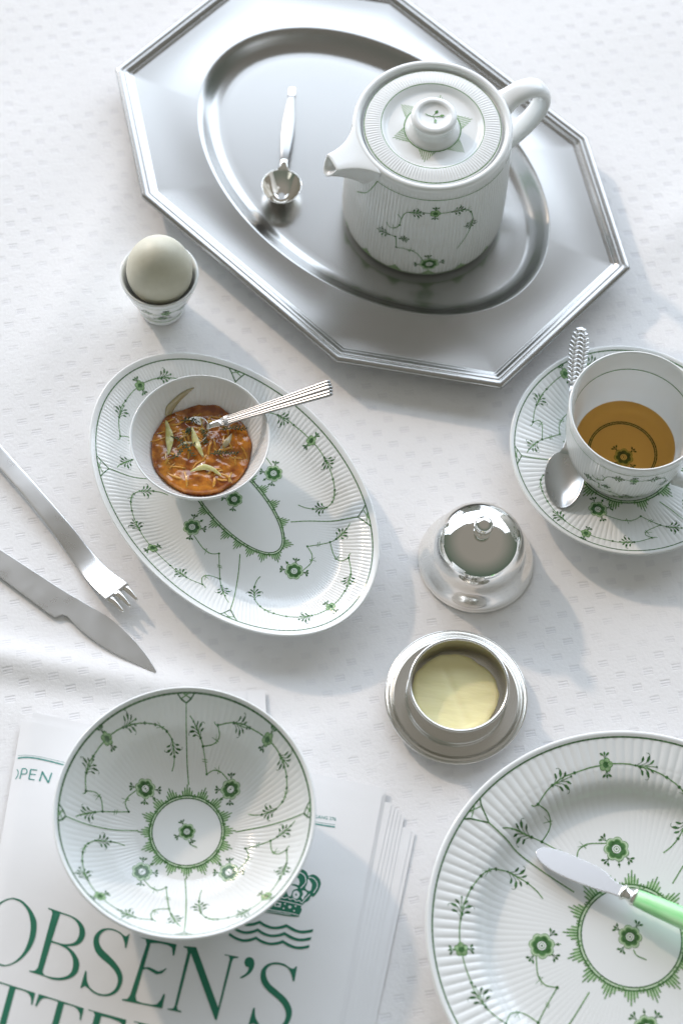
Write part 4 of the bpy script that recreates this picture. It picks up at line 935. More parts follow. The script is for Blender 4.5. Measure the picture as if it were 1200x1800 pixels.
peel(.0162, .0048, R(62), .0185, .0040, -.0010, "translucent amber peel strip half sunk at the right of the marmalade", PEEL_G, .0000)
peel(-.0100, .0008, R(20), .0140, .0034, .0008, "sunken brownish peel strip under the crossed thyme sprigs", PEEL_G, -.0002)
# one piece stuck on the inner wall of the bowl
secs = []
for t in np.linspace(0, 1, 16):
    a = R(138) + (R(102) - R(138)) * t; zc = .0238 + .0120 * t
    w = (.0042 - .0030 * t) * min(1, (1.02 - t) * 5, (t + .05) * 6)
    ring = []
    for b in np.linspace(0, 2 * np.pi, 8, endpoint=False):
        z = zc + w * math.cos(b); rw = float(np.interp(z, JB.prof[20:, 1], JB.prof[20:, 0])) - .0007 - .0005 * math.sin(b)
        ring.append((rw * math.cos(a), rw * math.sin(a), z))
    secs.append(ring)
V, F = loft(secs)
props(mesh("lemon_peel_strip", V, F, PEEL_G, None, True, None, JC), "olive peel piece stuck to the inner wall above the marmalade", "peel strip", "lemon peel strips in the marmalade")

THY = pmat("thyme_leaf_green", (.045, .070, .022), .5)
THY_S = pmat("thyme_stem", (.13, .12, .045), .6)


def thyme(pts, label, n_leaf=16, lift=.0016):
    Q = spline(pts, 6); Z = np.array([jam_z(x, y) + lift for x, y in Q]); Z = np.convolve(np.r_[Z[:2], Z, Z[-2:]], np.ones(5) / 5, 'valid') + .0004
    t = thing("thyme_sprig", label, "thyme sprig", JL, 0, "thyme sprigs on the marmalade")
    path = np.c_[Q, Z]
    V, F = sweep(path, np.linspace(.00042, .00024, len(Q)), 6); mesh("stem", V, F, THY_S, t)
    T = np.gradient(path, axis=0); T /= np.linalg.norm(T, axis=1)[:, None]
    me = None
    for i in range(n_leaf):
        u = .12 + .88 * i / (n_leaf - 1); k = u * (len(Q) - 1); a = int(min(k, len(Q) - 2)); p = path[a] + (path[a + 1] - path[a]) * (k - a)
        d = math.atan2(T[a][1], T[a][0]) + (1 if i % 2 else -1) * (.65 + .4 * random.random())
        L = .0019 + .0010 * random.random(); W_ = .00062
        if me is None:
            g = np.array([(0, 0, 0), (.35, .9, .12), (.75, .7, .16), (1, 0, .05), (.75, -.7, .16), (.35, -.9, .12), (.5, 0, -.10), (.5, 0, .22)], float)
            F8 = [(0, 6, 1), (1, 6, 2), (2, 6, 3), (3, 6, 4), (4, 6, 5), (5, 6, 0), (0, 1, 7), (1, 2, 7), (2, 3, 7), (3, 4, 7), (4, 5, 7), (5, 0, 7)]
            me = mesh("leaf", g * np.array([.0024, W_, .0020]), F8, THY, t); o = me
        else:
            o = bpy.data.objects.new("leaf", me.data); COL.objects.link(o); o.parent = t
        o.location = p; s_ = L / .0024
        o.rotation_euler = (random.uniform(-.5, .5), random.uniform(-.5, .1), d); o.scale = (s_, s_, s_)


thyme([(-.0221, .0064), (-.0162, .0032), (-.0099, -.002), (-.0046, -.0083)], "thyme sprig running down from the left peel crescent across the jam", 18)
thyme([(-.0218, -.0131), (-.0148, -.0088), (-.0117, -.0032), (-.0050, .0001)], "thyme sprig with a bare pale stalk at lower left on the jam", 16)
thyme([(.0073, -.0061), (.0156, -.0043), (.0253, -.0038)], "thyme sprig lying level at the right on the jam, below the others", 18)
thyme([(-.0013, .0137), (.0011, .0086), (.0032, .0025)], "short thyme sprig beside the straight middle peel strip", 14)
thyme([(.0118, .0142), (.0200, .0164), (.0295, .0162)], "thyme sprig lying under the jam spoon handle", 16)
thyme([(-.0160, .0187), (-.0106, .0209), (-.0062, .0205)], "tiny thyme sprig near the rim of the sunken spoon bowl", 9)
thyme([(-.0105, .0135), (-.0100, .0115), (-.0103, .0092)], "dense dark thyme tip at the middle of the marmalade", 18, .0024)


# ================================================================== spoons
def frame(p0, p1, roll=0.0):
    """matrix whose x runs p0 -> p1, z as upright as possible"""
    x = (Vector(p1) - Vector(p0)).normalized(); y = Vector((0, 0, 1)).cross(x).normalized(); z = x.cross(y)
    m = Matrix((x, y, z)).transposed()
    m = m @ Matrix.Rotation(roll, 3, 'X')
    m4 = m.to_4x4(); m4.translation = Vector(p0)
    return m4


def spoon_bowl(L, Wd, depth, thk=.0008, egg=.18, rimz=0.0, nu=26, nv=40):
    """shell, x from 0 (neck) to L (tip), open upwards, rim at z=rimz"""
    th = np.linspace(0, 2 * np.pi, nv, endpoint=False); rows = []
    def pt(rho, z):
        c, s_ = np.cos(th), np.sin(th)
        x = L * .5 + L * .5 * rho * c; y = Wd * .5 * rho * s_ * (1 - egg * c) * (1 + .02)
        return np.stack([x, y, np.full(nv, z)], -1)
    for rho in np.linspace(0.02, 1, nu): rows.append(pt(rho, rimz - depth * (1 - rho ** 2.2)))
    rows.append(pt(1.015, rimz + .0001)); rows.append(pt(1.02, rimz - .0005))
    for rho in np.linspace(1, .02, nu): rows.append(pt(rho, rimz - depth * (1 - rho ** 2.2) - thk))
    V = np.concatenate(rows); F = grid_faces(len(rows), nv, True).tolist()
    return V, [tuple(f) for f in F] + [tuple(range(nv))[::-1], tuple(range(len(V) - nv, len(V)))]


def handle_loft(xs, ws, ts, zs, n=28, reeds=0, flat=.6):
    secs = []
    for x, w, t, z in zip(xs, ws, ts, zs):
        ring = []
        for a in np.linspace(0, 2 * np.pi, n, endpoint=False):
            c, s_ = math.cos(a), math.sin(a)
            y = w * .5 * math.copysign(abs(c) ** flat, c); zz = t * .5 * math.copysign(abs(s_) ** flat, s_)
            if reeds and s_ > 0: zz = t * .5 * (.82 + .18 * math.sin(math.pi * reeds * (c * .5 + .5)) ** 2)
            ring.append((x, y, z + zz))
        secs.append(ring)
    return loft(secs)


# --- small coffee spoon on the tray (long straight handle with a square end)
cs = thing("coffee_spoon", "small silver coffee spoon with a pale satin handle, alone in the tray well", "spoon", (0, 0, 0))
SATIN = pmat("satin_silver_handle", (.40, .40, .395), .33, 1.0)
cs.matrix_world = frame((-.0665, .2440, .0212), (-.0668, .3600, .0098))
V, F = spoon_bowl(.0335, .0290, .0135, egg=-.10); V[:, 0] = .0335 - V[:, 0]
V[:, 0] = .0335 - V[:, 0]
mesh("spoon_bowl", V, F, SILV, cs)
xs = np.array([.0330, .036, .040, .044]); V, F = handle_loft(xs, [.0100, .0062, .0048, .0056], [.0012, .0022, .0028, .003], [-.0004, .0002, .0006, .0004])
mesh("neck", V, F, SILV, cs)
xs = np.array([.0435, .0442, .055, .068, .080, .092, .101, .1068, .1074]); V, F = handle_loft(xs, [.0056, .0064, .0078, .0096, .0098, .0082, .0062, .0056, .005], [.003, .0034, .0040, .0044, .0044, .004, .0036, .0034, .003], [0.0003] * 9)
mesh("handle", V, F, SATIN, cs)
V, F = handle_loft(np.array([.1076, .1080, .1086, .1145, .1165, .1170]), [.0046, .0058, .0054, .0056, .0062, .0056], [.003, .0036, .0034, .0034, .0036, .003], [.0003] * 6)
mesh("handle_finial", V, F, SILV, cs)

# --- jam spoon with a reeded fan handle
js = thing("jam_spoon", "silver jam spoon with a reeded fan shaped handle, leaning in the marmalade", "spoon")
p0 = Vector((-.0903, .0416, .0408)); p1 = Vector((-.0140, .0600, .0718))
js.matrix_world = frame(p0, p1)
Lh = (p1 - p0).length
xs = np.array([0, .004, .0065, .008, .02, .04, .06, Lh - .004, Lh - .001]); xd = np.linspace(0, Lh - .001, 70)
V, F = handle_loft(xd, np.interp(xd, xs, [.0056, .0066, .0074, .0064, .0070, .0086, .0104, .0124, .0122]), np.interp(xd, xs, [.0022, .0026, .003, .0024, .0024, .0025, .0026, .0028, .0026]), np.zeros(70), 160, 5, .8)
mesh("handle", V, F, SATIN, js)
g = Geo()
for i in range(5):
    y = (i - 2) * .00245; a = np.linspace(-np.pi / 2, np.pi / 2, 8)
    V, F = lathe(np.c_[.00135 * np.cos(a), .00155 * np.sin(a)], 10); g.add(V + np.array([Lh - .0006 - .0004 * abs(i - 2), y, .0004]), F)
g.build("handle_tips", SATIN, js)
xs = np.array([.0030, .0036, .0042, .0048, .0054, .006]); V, F = handle_loft(xs, [.0076, .0084, .0076, .0084, .0076, .0082], [.0030, .0036, .003, .0036, .003, .0034], [0] * 6)
mesh("collar", V, F, SATIN, js)
xs = np.array([-.012, -.006, .001]); V, F = handle_loft(xs, [.0050, .0044, .0054], [.0018, .002, .0022], [-.0006, .0002, 0]); mesh("neck", V, F, SILV, js)
V, F = spoon_bowl(.034, .022, .0060); V = np.array(V); V[:, 0] = -.040 + .034 - V[:, 0]; V[:, 0] += 0.0
V[:, 2] += -.0015 + .36 * (V[:, 0] + .006) * -.0
sb = mesh("spoon_bowl", V, F, SILV, js); sb.rotation_euler = (0, R(-3), 0); sb.location = (-.004, .002, -.0012)

# --- teaspoon on the saucer
ts = thing("teaspoon", "silver teaspoon with a braided handle end, lying on the saucer against the cup", "spoon")
ts.matrix_world = frame((.1545, .0115, .0142), (.1625, .1490, .0330))
ROT = 0
V, F = spoon_bowl(.0430, .0272, .0072, egg=-.13)
mesh("spoon_bowl", np.array(V), F, CUTL, ts)
xs = np.array([.041, .045, .050, .060, .075, .088, .096]); V, F = handle_loft(xs, [.0115, .0070, .0050, .0044, .0048, .0070, .0098], [.0014, .0024, .0030, .003, .0028, .0028, .003], [-.0002, .0003, .0006, .0006, .0003, 0, 0])
mesh("handle", V, F, CUTL, ts)
bx = np.linspace(.094, .1395, 26); uu = np.linspace(0, 1, 26)
bwd = np.interp(uu, [0, .3, .65, .85, .95, 1], [.0102, .0138, .0148, .0122, .0085, .0046])
V, F = handle_loft(bx, bwd * .90, np.full(26, .0030), np.zeros(26), 24, 0, .8); mesh("handle_end", V, F, CUTL, ts)
g = Geo()
for row in range(13):
    x0 = .0955 + row * .0034; wloc = float(np.interp((x0 + .002 - .094) / .0455, [0, .3, .65, .85, .95, 1], [.0102, .0138, .0148, .0122, .0085, .0046]))
    for col in range(4):
        y0 = (col - 1.5) * wloc * .245; sg = 1 if col % 2 else -1
        pth = [(x0 - sg * 0 - .0012, y0 - wloc * .13, .0012), (x0 + .0004, y0, .0019), (x0 + .0020, y0 + wloc * .13, .0012)] if sg > 0 else [(x0 + .0020, y0 - wloc * .13, .0012), (x0 + .0004, y0, .0019), (x0 - .0012, y0 + wloc * .13, .0012)]
        V, F = sweep(spline(pth, 4), [.0005] + [.0010] * 7 + [.0005], 8, flat=.9); g.add(V, quads_tris(F))
g.build("braiding", CUTL, ts)

# ================================================================== fork and table knife
fk = thing("table_fork", "three tined satin steel fork with a broad flat handle, tines raised", "fork", (-.2460, .0180, 0), math.atan2(-.1092, .1074))
fs = np.array([-.05, 0, .03, .06, .08, .10, .115, .126, .134, .1385])
fl_ = np.array([-.0056, -.0058, -.0056, -.0064, -.0074, -.0090, -.0103, -.0108, -.0106, -.0104]); fr_ = np.array([.0058, .0060, .0064, .0064, .0066, .0062, .0062, .0070, .0083, .0087])
fz = lambda s_: np.interp(s_, [-.05, 0, .03, .055, .075, .090, .100, .110, .120, .130, .142, .156], [.0030, .0042, .0056, .0060, .0048, .0024, .0016, .0024, .0050, .0086, .0118, .0125])
s2 = np.linspace(-.05, .1395, 90)
kern = np.ones(9) / 9
zs = np.convolve(np.r_[[fz(-.05)] * 4, fz(s2), fz(np.linspace(.1395, .147, 4))], kern, 'valid')
secs = []
for s_, z in zip(s2, zs):
    l, r_ = np.interp(s_, fs, fl_), np.interp(s_, fs, fr_); ring = []; c = (l + r_) / 2; w = (r_ - l) / 2; t = .0011
    for a in np.linspace(0, 2 * np.pi, 24, endpoint=False):
        ca, sa = math.cos(a), math.sin(a)
        yy = math.copysign(abs(ca) ** .35, ca)
        ring.append((s_, c + w * yy, z + t * math.copysign(abs(sa) ** .22, sa) + .0006 * (yy * yy) * np.clip((s_ - .11) / .02, 0, 1)))
    secs.append(ring)
V, F = loft(secs); mesh("handle", V, F, CUTL, fk)
zr = zs[-1]
for c0, c1, Lt in ((-.0076, -.0062, .0150), (-.0012, -.0002, .0150), (.0056, .0064, .0142)):
    secs = []
    for t in np.linspace(0, 1, 10):
        s_ = .1380 + Lt * t; c = c0 + (c1 - c0) * t; w = .0027 * (1 - t) + .0008 * t; z = zr + .0032 * t - .0042 * t * t
        if t == 1: w = .0005
        ring = []
        for a in np.linspace(0, 2 * np.pi, 12, endpoint=False):
            ca, sa = math.cos(a), math.sin(a); ring.append((s_, c + w * math.copysign(abs(ca) ** .6, ca), z + .0010 * math.copysign(abs(sa) ** .6, sa)))
        secs.append(ring)
    V, F = loft(secs); mesh("tine", V, F, SILV, fk)

from mathutils.geometry import tessellate_polygon


def plate_from_outline(name, pts, z0, z1, bevel, m, parent=None):
    """solid plate with softened top edge from a 2-D outline (metres)"""
    P = np.asarray(pts, float); n = len(P)
    area = .5 * np.sum(P[:, 0] * np.roll(P[:, 1], -1) - np.roll(P[:, 0], -1) * P[:, 1])
    if area < 0: P = P[::-1]
    T = np.roll(P, -1, 0) - np.roll(P, 1, 0); T /= np.maximum(np.hypot(*T.T)[:, None], 1e-9); nin = np.c_[-T[:, 1], T[:, 0]]
    rings = [np.c_[P, np.full(n, z0)], np.c_[P, np.full(n, z1 - bevel)], np.c_[P + nin * bevel * .35, np.full(n, z1 - bevel * .3)], np.c_[P + nin * bevel, np.full(n, z1)]]
    V = np.concatenate(rings); F = [tuple(f) for f in grid_faces(4, n, True).tolist()]
    tri = tessellate_polygon([[Vector((*p, 0)) for p in rings[-1][:, :2]]])
    F += [tuple(3 * n + i for i in t) for t in tri]
    o = mesh(name, V, F, m, parent, True)
    nq = 3 * n
    for i, pl in enumerate(o.data.polygons):
        if i >= nq: pl.use_smooth = False
    return o


KN = np.array(KNIFE) / 20000.0
KC = KN.mean(0)
kf = thing("table_knife", "satin steel table knife in one piece with a short rounded blade, beside the fork", "knife", (KC[0], KC[1], 0))
kn = KN - KC
plate_from_outline("blade_and_handle", kn, .0006, .0030, .00035, CUTL, kf)

# ================================================================== butter dish, butter, cloche
bd = thing("butter_dish", "round silver butter dish with a wide flat base and a straight open ring", "butter dish", (.0883, -.1353, 0))
bp_ = spline([(0, .0052), (.0200, .0052), (.0400, .0054), (.0425, .0058), (.0438, .0070), (.0450, .0080), (.0462, .0076), (.0470, .0082), (.0480, .0086), (.0487, .0080), (.0486, .0066), (.0478, .0056), (.0440, .0040), (.0420, .0006), (.0400, .0004), (.0395, .0030), (0, .0030)], 5)
lathe_obj("base_plate", bp_, 128, PEWT, bd)
rp = spline([(.0318, .0052), (.0318, .0200), (.0318, .0296), (.0322, .0306), (.0330, .0310), (.0338, .0306), (.0340, .0296), (.0338, .0270), (.0337, .0180), (.0338, .0100), (.0343, .0088), (.0347, .0082), (.0346, .0074), (.0340, .0060), (.0339, .0053)], 4)
lathe_obj("ring_wall", rp, 128, PEWT, bd)
BUT = pmat("yellow_butter", (.93, .86, .50), .36, Subsurface_Weight=.35, Subsurface_Radius=(.006, .005, .002), Subsurface_Scale=.6)
noise_bump(BUT, 130, .0007, .4, 6, (.6, 2.0, 1))
rows = []
for i, rho in enumerate(np.r_[np.linspace(0, 1, 26), 1.0]):
    for a in np.linspace(0, 2 * np.pi, 110, endpoint=False):
        ed = .0292 * (1 + .018 * math.sin(3 * a + 1) + .014 * math.sin(5 * a) + .010 * math.sin(9 * a + 2) + .006 * math.sin(17 * a))
        x, y = ed * rho * math.cos(a), ed * rho * math.sin(a)
        z = .0150 + .0003 * MN.noise((x * 50, y * 140, 2)) - .0025 * max(0, rho - .9) ** 2 * 100 * .5 - .0006 * math.exp(-((x * .9 + y * .4) / .003) ** 2) * (rho < .85)
        rows.append((x, y, z if i < 26 else .0056))
bt = mesh("butter", np.array(rows), grid_faces(27, 110, True), BUT, None, True, None, (.0868, -.1362, 0)); props(bt, "round pat of pale yellow butter with knife streaks in the silver dish", "butter")

cl = thing("butter_cloche", "polished silver domed butter cover with a ball knob, standing on the cloth", "butter cover", (.0972, -.0290, 0))
dp = spline([(.0395, .0004), (.0405, .0007), (.0408, .0016), (.0404, .0026), (.0400, .0034), (.0399, .0044), (.0386, .0070), (.0366, .0104), (.0348, .0138), (.0336, .0168), (.0330, .0196), (.0327, .0222), (.0322, .0262), (.0311, .0306), (.0291, .0350), (.0259, .0394), (.0214, .0432), (.0158, .0460), (.0100, .0475), (.0055, .0480), (.0, .0481)], 5)
lathe_obj("dome", dp, 160, SILV, cl)
kp = spline([(.0060, .0476), (.0058, .0486), (.0042, .0493), (.0044, .0502), (.0040, .0508), (.0054, .0526), (.0065, .0556), (.0064, .0586), (.0052, .0612), (.0028, .0628), (0, .0632)], 5)
lathe_obj("knob", kp, 48, SILV, cl)

# ================================================================== teacup and tea
CC = (.1980, .0620, .0042)
cup = thing("teacup", "white porcelain teacup painted with green sprays, half full on its saucer", "cup", CC)
ci = [(0, .0052), (.016, .0052), (.0240, .0058), (.0295, .0082), (.0335, .0122), (.0362, .0180), (.0385, .0270), (.0408, .0400), (.0430, .0530), (.0446, .0640), (.0452, .0680), (.0458, .0694), (.0466, .0699), (.0474, .0692), (.0476, .0680)]
co = [(.0474, .0655), (.0468, .0580), (.0461, .0480), (.0450, .0360), (.0436, .0260), (.0416, .0180), (.0392, .0110), (.0366, .0068), (.0345, .0044), (.0335, .0026), (.0334, .0004), (.0305, .0004), (.0300, .0022), (0, .0022)]
cpi = spline(ci, 5); cpo = spline(co, 5)
V, F = lathe(np.vstack([cpi, cpo]), 720)
nfc = 120; tha = np.linspace(0, 2 * np.pi, 720, endpoint=False); VV = V.reshape(-1, 720, 3)
for i in range(len(VV)):
    z = VV[i, 0, 2]; rad = np.hypot(*VV[i, 0, :2])
    if i >= len(cpi) and .006 < z < .062 and rad > .034:
        k = (1 + .00018 / rad * (np.abs(np.cos(nfc * tha / 2)) - .6)); VV[i, :, 0] *= k; VV[i, :, 1] *= k
mesh("cup_body", VV.reshape(-1, 3), F, PORC, cup)
pat = Pattern()
pat.ribbon([(.0428 * math.cos(a), .0428 * math.sin(a)) for a in np.linspace(0, 2 * np.pi, 200)], .00012, 1, curve=False)
for rl in (.0248, .0236): pat.ribbon([(rl * math.cos(a), rl * math.sin(a)) for a in np.linspace(0, 2 * np.pi, 120)], .0008, 0, curve=False)
pat.flower((.0010, -.0035), .0070, .6, (0, 1, 2, 3))


def cup_in(x, y, o):
    r_ = np.hypot(x, y); z = np.interp(r_, cpi[:, 0], cpi[:, 1]); k = np.where(r_ > .033, (r_ - o - .0001) / np.maximum(r_, 1e-6), 1.0)
    return np.stack([x * k, y * k, z + o], -1)
pat.mesh("painted_pattern", cup_in, cup)
zz, rz = cpo[::-1, 1][20:], cpo[::-1, 0][20:]
for k in range(3):
    pat = Pattern(); wall_garland(pat, .033, .013, .0520, .95, .00055)
    pat.ribbon([(x, .0605) for x in np.linspace(-.049, .049, 50)], .0005, 1, curve=False)
    pat.ribbon([(x, .0060) for x in np.linspace(-.040, .040, 50)], .0010, 2, curve=False)
    pat.mesh("painted_pattern", wall_surf(rz, zz, R(-88) + k * 2 * math.pi / 3), cup)
hd = R(-33)
hp = spline([(.0455, .0560), (.0540, .0595), (.0640, .0590), (.0700, .0520), (.0705, .0420), (.0650, .0320), (.0550, .0240), (.0425, .0190)], 6)
path = np.c_[hp[:, 0] * math.cos(hd), hp[:, 0] * math.sin(hd), hp[:, 1]]
V, F = sweep(path, np.interp(np.linspace(0, 1, len(hp)), [0, .15, .5, .85, 1], [.0062, .0046, .0042, .0044, .0060]), 16, up=(-math.sin(hd), math.cos(hd), 0)); mesh("handle", V, F, PORC, cup)

TEA = bpy.data.materials.new("clear_brown_tea"); TEA.use_nodes = True
nt = TEA.node_tree; nt.nodes.remove(nt.nodes["Principled BSDF"])
tr = nt.nodes.new("ShaderNodeBsdfTransparent"); tr.inputs["Color"].default_value = (.83, .59, .26, 1)
gl = nt.nodes.new("ShaderNodeBsdfGlossy"); gl.inputs["Roughness"].default_value = .02
fr = nt.nodes.new("ShaderNodeFresnel"); fr.inputs["IOR"].default_value = 1.33
mx = nt.nodes.new("ShaderNodeMixShader")
nt.links.new(fr.outputs[0], mx.inputs[0]); nt.links.new(tr.outputs[0], mx.inputs[1]); nt.links.new(gl.outputs[0], mx.inputs[2])
nt.links.new(mx.outputs[0], nt.nodes["Material Output"].inputs["Surface"])
tp = [(0, .0170), (.020, .0170), (.0345, .0170), (.0354, .0171), (.0361, .0176)]
tea = lathe_obj("tea", tp, 128, TEA, None, CC); props(tea, "clear amber brown tea standing low in the white cup", "tea")

# ================================================================== butter knife on the plate
bk = thing("butter_knife", "small butter knife with a pearly green handle and silver collar, across the plate", "knife")
bk.matrix_world = frame((.1455, -.2410, .0095), (.2865, -.2985, .0300), R(-7))
NACRE = pmat("pearly_green_handle", (.22, .78, .26), .22, Coat_Weight=.8, Coat_Roughness=.05, Subsurface_Weight=.25, Subsurface_Radius=(.004, .006, .004), Subsurface_Scale=.5)
noise_color(NACRE, 70, (.16, .72, .20), (.56, .90, .52), (.35, 2.2, 2.0), .35, .70)
bo_ = [(0, .0012), (.0008, .0036), (.0030, .0060), (.008, .0080), (.018, .0092), (.032, .0093), (.042, .0088), (.048, .0074), (.053, .0052), (.058, .0040), (.0625, .0036),
       (.0625, -.0036), (.055, -.0046), (.045, -.0062), (.030, -.0072), (.015, -.0066), (.006, -.0044), (.0015, -.0014)]
P_ = spline(bo_ + [bo_[0]], 4)[:-1]
BLADE = pmat("soft_polished_blade", (.80, .79, .80), .24, 1.0)
bl = plate_from_outline("blade", np.c_[P_[:, 0], P_[:, 1]], -.0008, .0008, .0003, BLADE, bk)
fp = np.array([(.0605, .0036), (.0615, .0052), (.0630, .0056), (.0640, .0046), (.0655, .0042), (.0680, .0050), (.0690, .0060), (.0705, .0062), (.0712, .0056)])
fp = spline(fp, 4); V, F = handle_loft(fp[:, 0], fp[:, 1] * 2, fp[:, 1] * 1.5, np.zeros(len(fp)), 32, 0, 1.0); mesh("collar", V, F, SILV, bk)
hx = np.array([.0708, .0712, .0730, .085, .100, .118, .135, .145, .151, .1525]); hw = np.array([.0098, .0112, .0118, .0132, .0142, .0146, .0142, .0128, .0090, .003])
V, F = handle_loft(hx, hw, hw * .62, np.zeros(10), 32, 0, .75); mesh("handle", V, F, NACRE, bk)

# ================================================================== newspaper
PAPER = pmat("newsprint", (.86, .86, .868), .85)
noise_bump(PAPER, 16, .0030, .32, 4)
INKP = pmat("green_news_ink", (.012, .165, .092), .7)
INKT = pmat("pale_teal_news_ink", (.10, .33, .29), .7)
NO = np.array([-.08, -.27])
np_ = thing("newspaper", "folded white newspaper with green serif masthead and crown, under the deep bowl", "newspaper", (NO[0], NO[1], 0))


def paper_z(x, y, base):
    """height of the top sheet; the left side is a rolled fold"""
    e = x + .1235 - .015 * (y + .03)
    return base + .0005 * np.sin(x * 42 + y * 31) * np.clip((.12 - np.hypot(x, y)) / .05, 0, 1) * 0 + .00035 * np.sin(x * 37 + 2 * np.sin(y * 29)) - .0016 * np.clip((.010 - e) / .010, 0, 1) ** 2 * 1


def sheet(corners, base, name="page", nu=40, nv=40, thick=.00012, lift=None):
    (ax, ay), (bx_, by), (cx_, cy), (dx_, dy) = [np.array(c) - NO for c in corners]    # TL, TR, BR, BL
    u, v = np.meshgrid(np.linspace(0, 1, nu), np.linspace(0, 1, nv), indexing='ij')
    X = (ax * (1 - u) + bx_ * u) * (1 - v) + (dx_ * (1 - u) + cx_ * u) * v
    Y = (ay * (1 - u) + by * u) * (1 - v) + (dy * (1 - u) + cy * u) * v
    Z = paper_z(X, Y, base)
    if lift is not None: Z = Z + lift(X, Y)
    A = np.stack([X, Y, Z], -1).reshape(-1, 3); B_ = A - np.array([0, 0, thick]); n = nu * nv
    idx = np.arange(n).reshape(nu, nv); b = np.array(list(idx[0, :]) + list(idx[1:, -1]) + list(idx[-1, -2::-1]) + list(idx[-2:0:-1, 0])); k = len(b)
    f = grid_faces(nu, nv, False)
    edge = np.stack([2 * n + np.arange(k), 2 * n + (np.arange(k) + 1) % k, 2 * n + k + (np.arange(k) + 1) % k, 2 * n + k + np.arange(k)], -1)   # the cut edge keeps its own vertices
    return mesh(name, np.concatenate([A, B_, A[b], B_[b]]), np.concatenate([f, f[:, ::-1] + n, edge]), PAPER, np_, True)


TL, TR = np.array((-.2025, -.1772)), np.array((.0432, -.2084))
dR = np.array((.0263 - .0432, -.3624 + .2084)); dL = np.array((-.2038 + .2025, -.2631 + .1752)) / .0879 * .155
BR, BL = TR + dR * 2.0, TL + dL * 2.0
top = sheet((TL, TR, BR, BL), .0036, nu=90, nv=60)
# pages under it, each a little off
for i, (dx_, dy, rot, zb) in enumerate([(.0008, .0012, .0, .0033), (.0018, .0030, .004, .0030), (.0028, .0048, -.003, .0027)]):
    o_ = np.array((dx_, dy)); rr_ = lambda p: p + o_ + rot * np.array((-(p - TR)[1], (p - TR)[0]))
    sheet((rr_(TL + np.array((.002 * i, .0004 * i))), rr_(TR), rr_(BR), rr_(BL)), zb)
# a second section fanned out to the right
for i in range(7):
    tr_ = np.array((.0500 + .0022 * i + (.0035 if i > 4 else 0), -.2130 - .0018 * i - (.007 if i > 4 else 0))); br_ = np.array((.0290 + .0031 * i + (.0012 if i > 4 else 0), -.3624)); d_ = (br_ - tr_) / (tr_[1] - br_[1])
    sheet((tr_ + np.array((-.16, .020)), tr_, tr_ + d_ * .30, tr_ + np.array((-.16, .020)) + d_ * .30), (.0025 - .0003 * i), nu=20, nv=30)
# loose page corners above the bowl
sheet(((-.112, -.1500), (-.0415, -.1395), (-.036, -.180), (-.108, -.185)), .0010, nu=16, nv=12)
sheet(((-.100, -.1530), (-.0540, -.1420), (-.050, -.180), (-.098, -.185)), .0014, nu=16, nv=12)


def on_paper(x, y, o): return np.stack([x, y, paper_z(x, y, .0036) + .00022 + o], -1)


def inset_fill(loops, m, name, parent, lay=0.0):
    """flat print: even-odd polygons triangulated and laid on the sheet"""
    vecs = [[Vector((p[0] / 20000., p[1] / 20000., 0)) for p in l] for l in loops]
    tri = tessellate_polygon(vecs); P = np.array([(p[0] / 20000., p[1] / 20000.) for l in loops for p in l])
    V = on_paper(P[:, 0], P[:, 1], lay)
    V = subdivide(V, tri, lay)
    return V


def subdivide(V, tri, lay):
    V = [tuple(v) for v in V]; T = [tuple(t) for t in tri]
    for _ in range(5):
        out = []; done = True; cache = {}
        def mid(a, b):
            k = (min(a, b), max(a, b))
            if k not in cache:
                x, y = (V[a][0] + V[b][0]) / 2, (V[a][1] + V[b][1]) / 2
                V.append(tuple(on_paper(np.array(x), np.array(y), lay))); cache[k] = len(V) - 1
            return cache[k]
        for a, b, c in T:
            L = max(math.dist(V[a], V[b]), math.dist(V[b], V[c]), math.dist(V[c], V[a]))
            if L > .007:
                done = False; ab, bc, ca = mid(a, b), mid(b, c), mid(c, a); out += [(a, ab, ca), (ab, b, bc), (ca, bc, c), (ab, bc, ca)]
            else: out.append((a, b, c))
        T = out
        if done: break
    return V, T


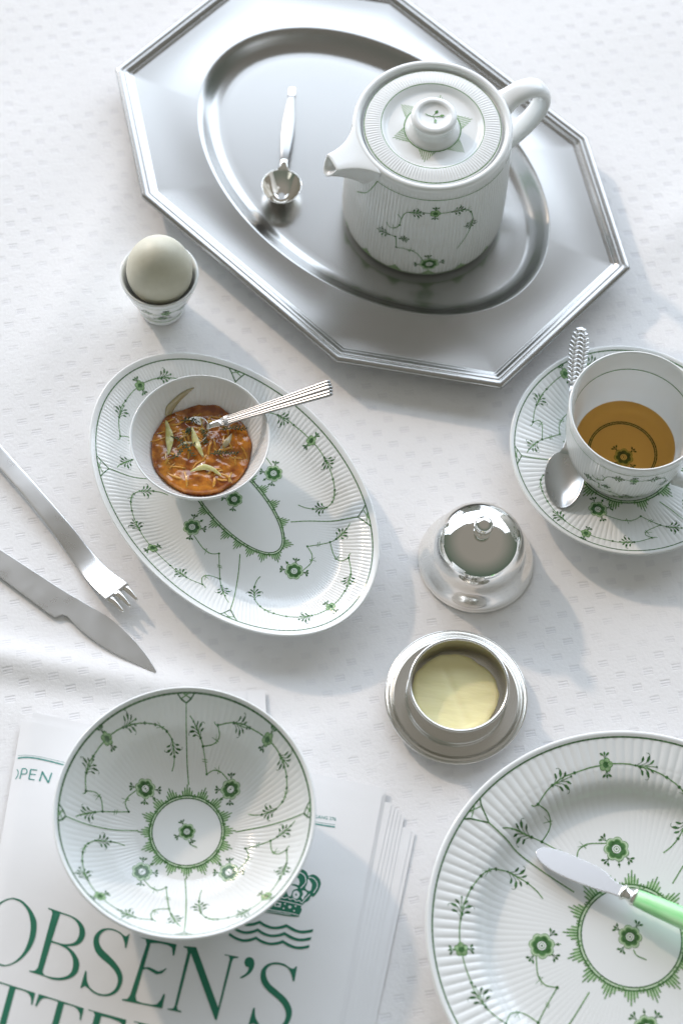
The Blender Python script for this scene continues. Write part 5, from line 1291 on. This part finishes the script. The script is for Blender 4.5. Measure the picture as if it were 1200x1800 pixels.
for key in ('O', 'B', 'S', 'E', 'N', 'apostrophe', 'S2', 'T', 'T2', 'E2', 'R'):
    V, T = inset_fill(GL[key], INKP, key, top)
    mesh("masthead_letter", V, T, INKP, top, True)
for l in GL['wave']:
    V, T = inset_fill([l], INKP, "wave", top); mesh("printed_wave", V, T, INKP, top, True)
cg = Geo(); mats_c = [INKP, PAPER]
for key, mi, lay in (('crown', 0, 0.0), ('crowncut', 1, .00008), ('crowndot', 0, .00016)):
    for l in GL[key]:
        v, t = inset_fill([l], INKP, key, top, lay); cg.add(v, np.array(t), mi)
for pts, w in ST['crownstroke']:
    p = Pattern(); p.ribbon(np.array(pts) / 20000., w / 20000., 1)
    v, f, m, l = p.items[0]; cg.add(on_paper(v[:, 0], v[:, 1], .00012), f, 1)
cg.build("printed_crown", mats_c, top)
for key, nm in (('open', 'heading_stroke'), ('rule', 'printed_rule')):
    for pts, w in ST[key]:
        p = Pattern(); p.ribbon(np.array(pts) / 20000., w / 20000., 0, step=.0012)
        v, f, m, l = p.items[0]; mesh(nm, on_paper(v[:, 0], v[:, 1], 0), f, INKT, top, True)
# small print under the right hand rule
cu = bpy.data.curves.new("printed_issue_number", 'FONT'); cu.body = "GANG 276"; cu.size = 1.0; cu.align_x = 'LEFT'
tmp = bpy.data.objects.new("printed_issue_number", cu); COL.objects.link(tmp)
dg = bpy.context.evaluated_depsgraph_get(); me_ = bpy.data.meshes.new_from_object(tmp.evaluated_get(dg))
vv = np.array([v.co[:2] for v in me_.vertices]); ff = [tuple(p.vertices) for p in me_.polygons]
bpy.data.objects.remove(tmp)
a_, b_ = [np.array(q) / 20000. for q in ST['gang'][0][0]]
k_ = np.hypot(*(b_ - a_)) / vv[:, 0].max(); dx_ = (b_ - a_) / np.hypot(*(b_ - a_))
vv = vv * k_ * np.array([1, 1.05]); P_ = a_ + vv[:, :1] * dx_ + vv[:, 1:] * np.array([-dx_[1], dx_[0]])
mesh("printed_issue_number", on_paper(P_[:, 0], P_[:, 1], 0), ff, INKT, top, False)
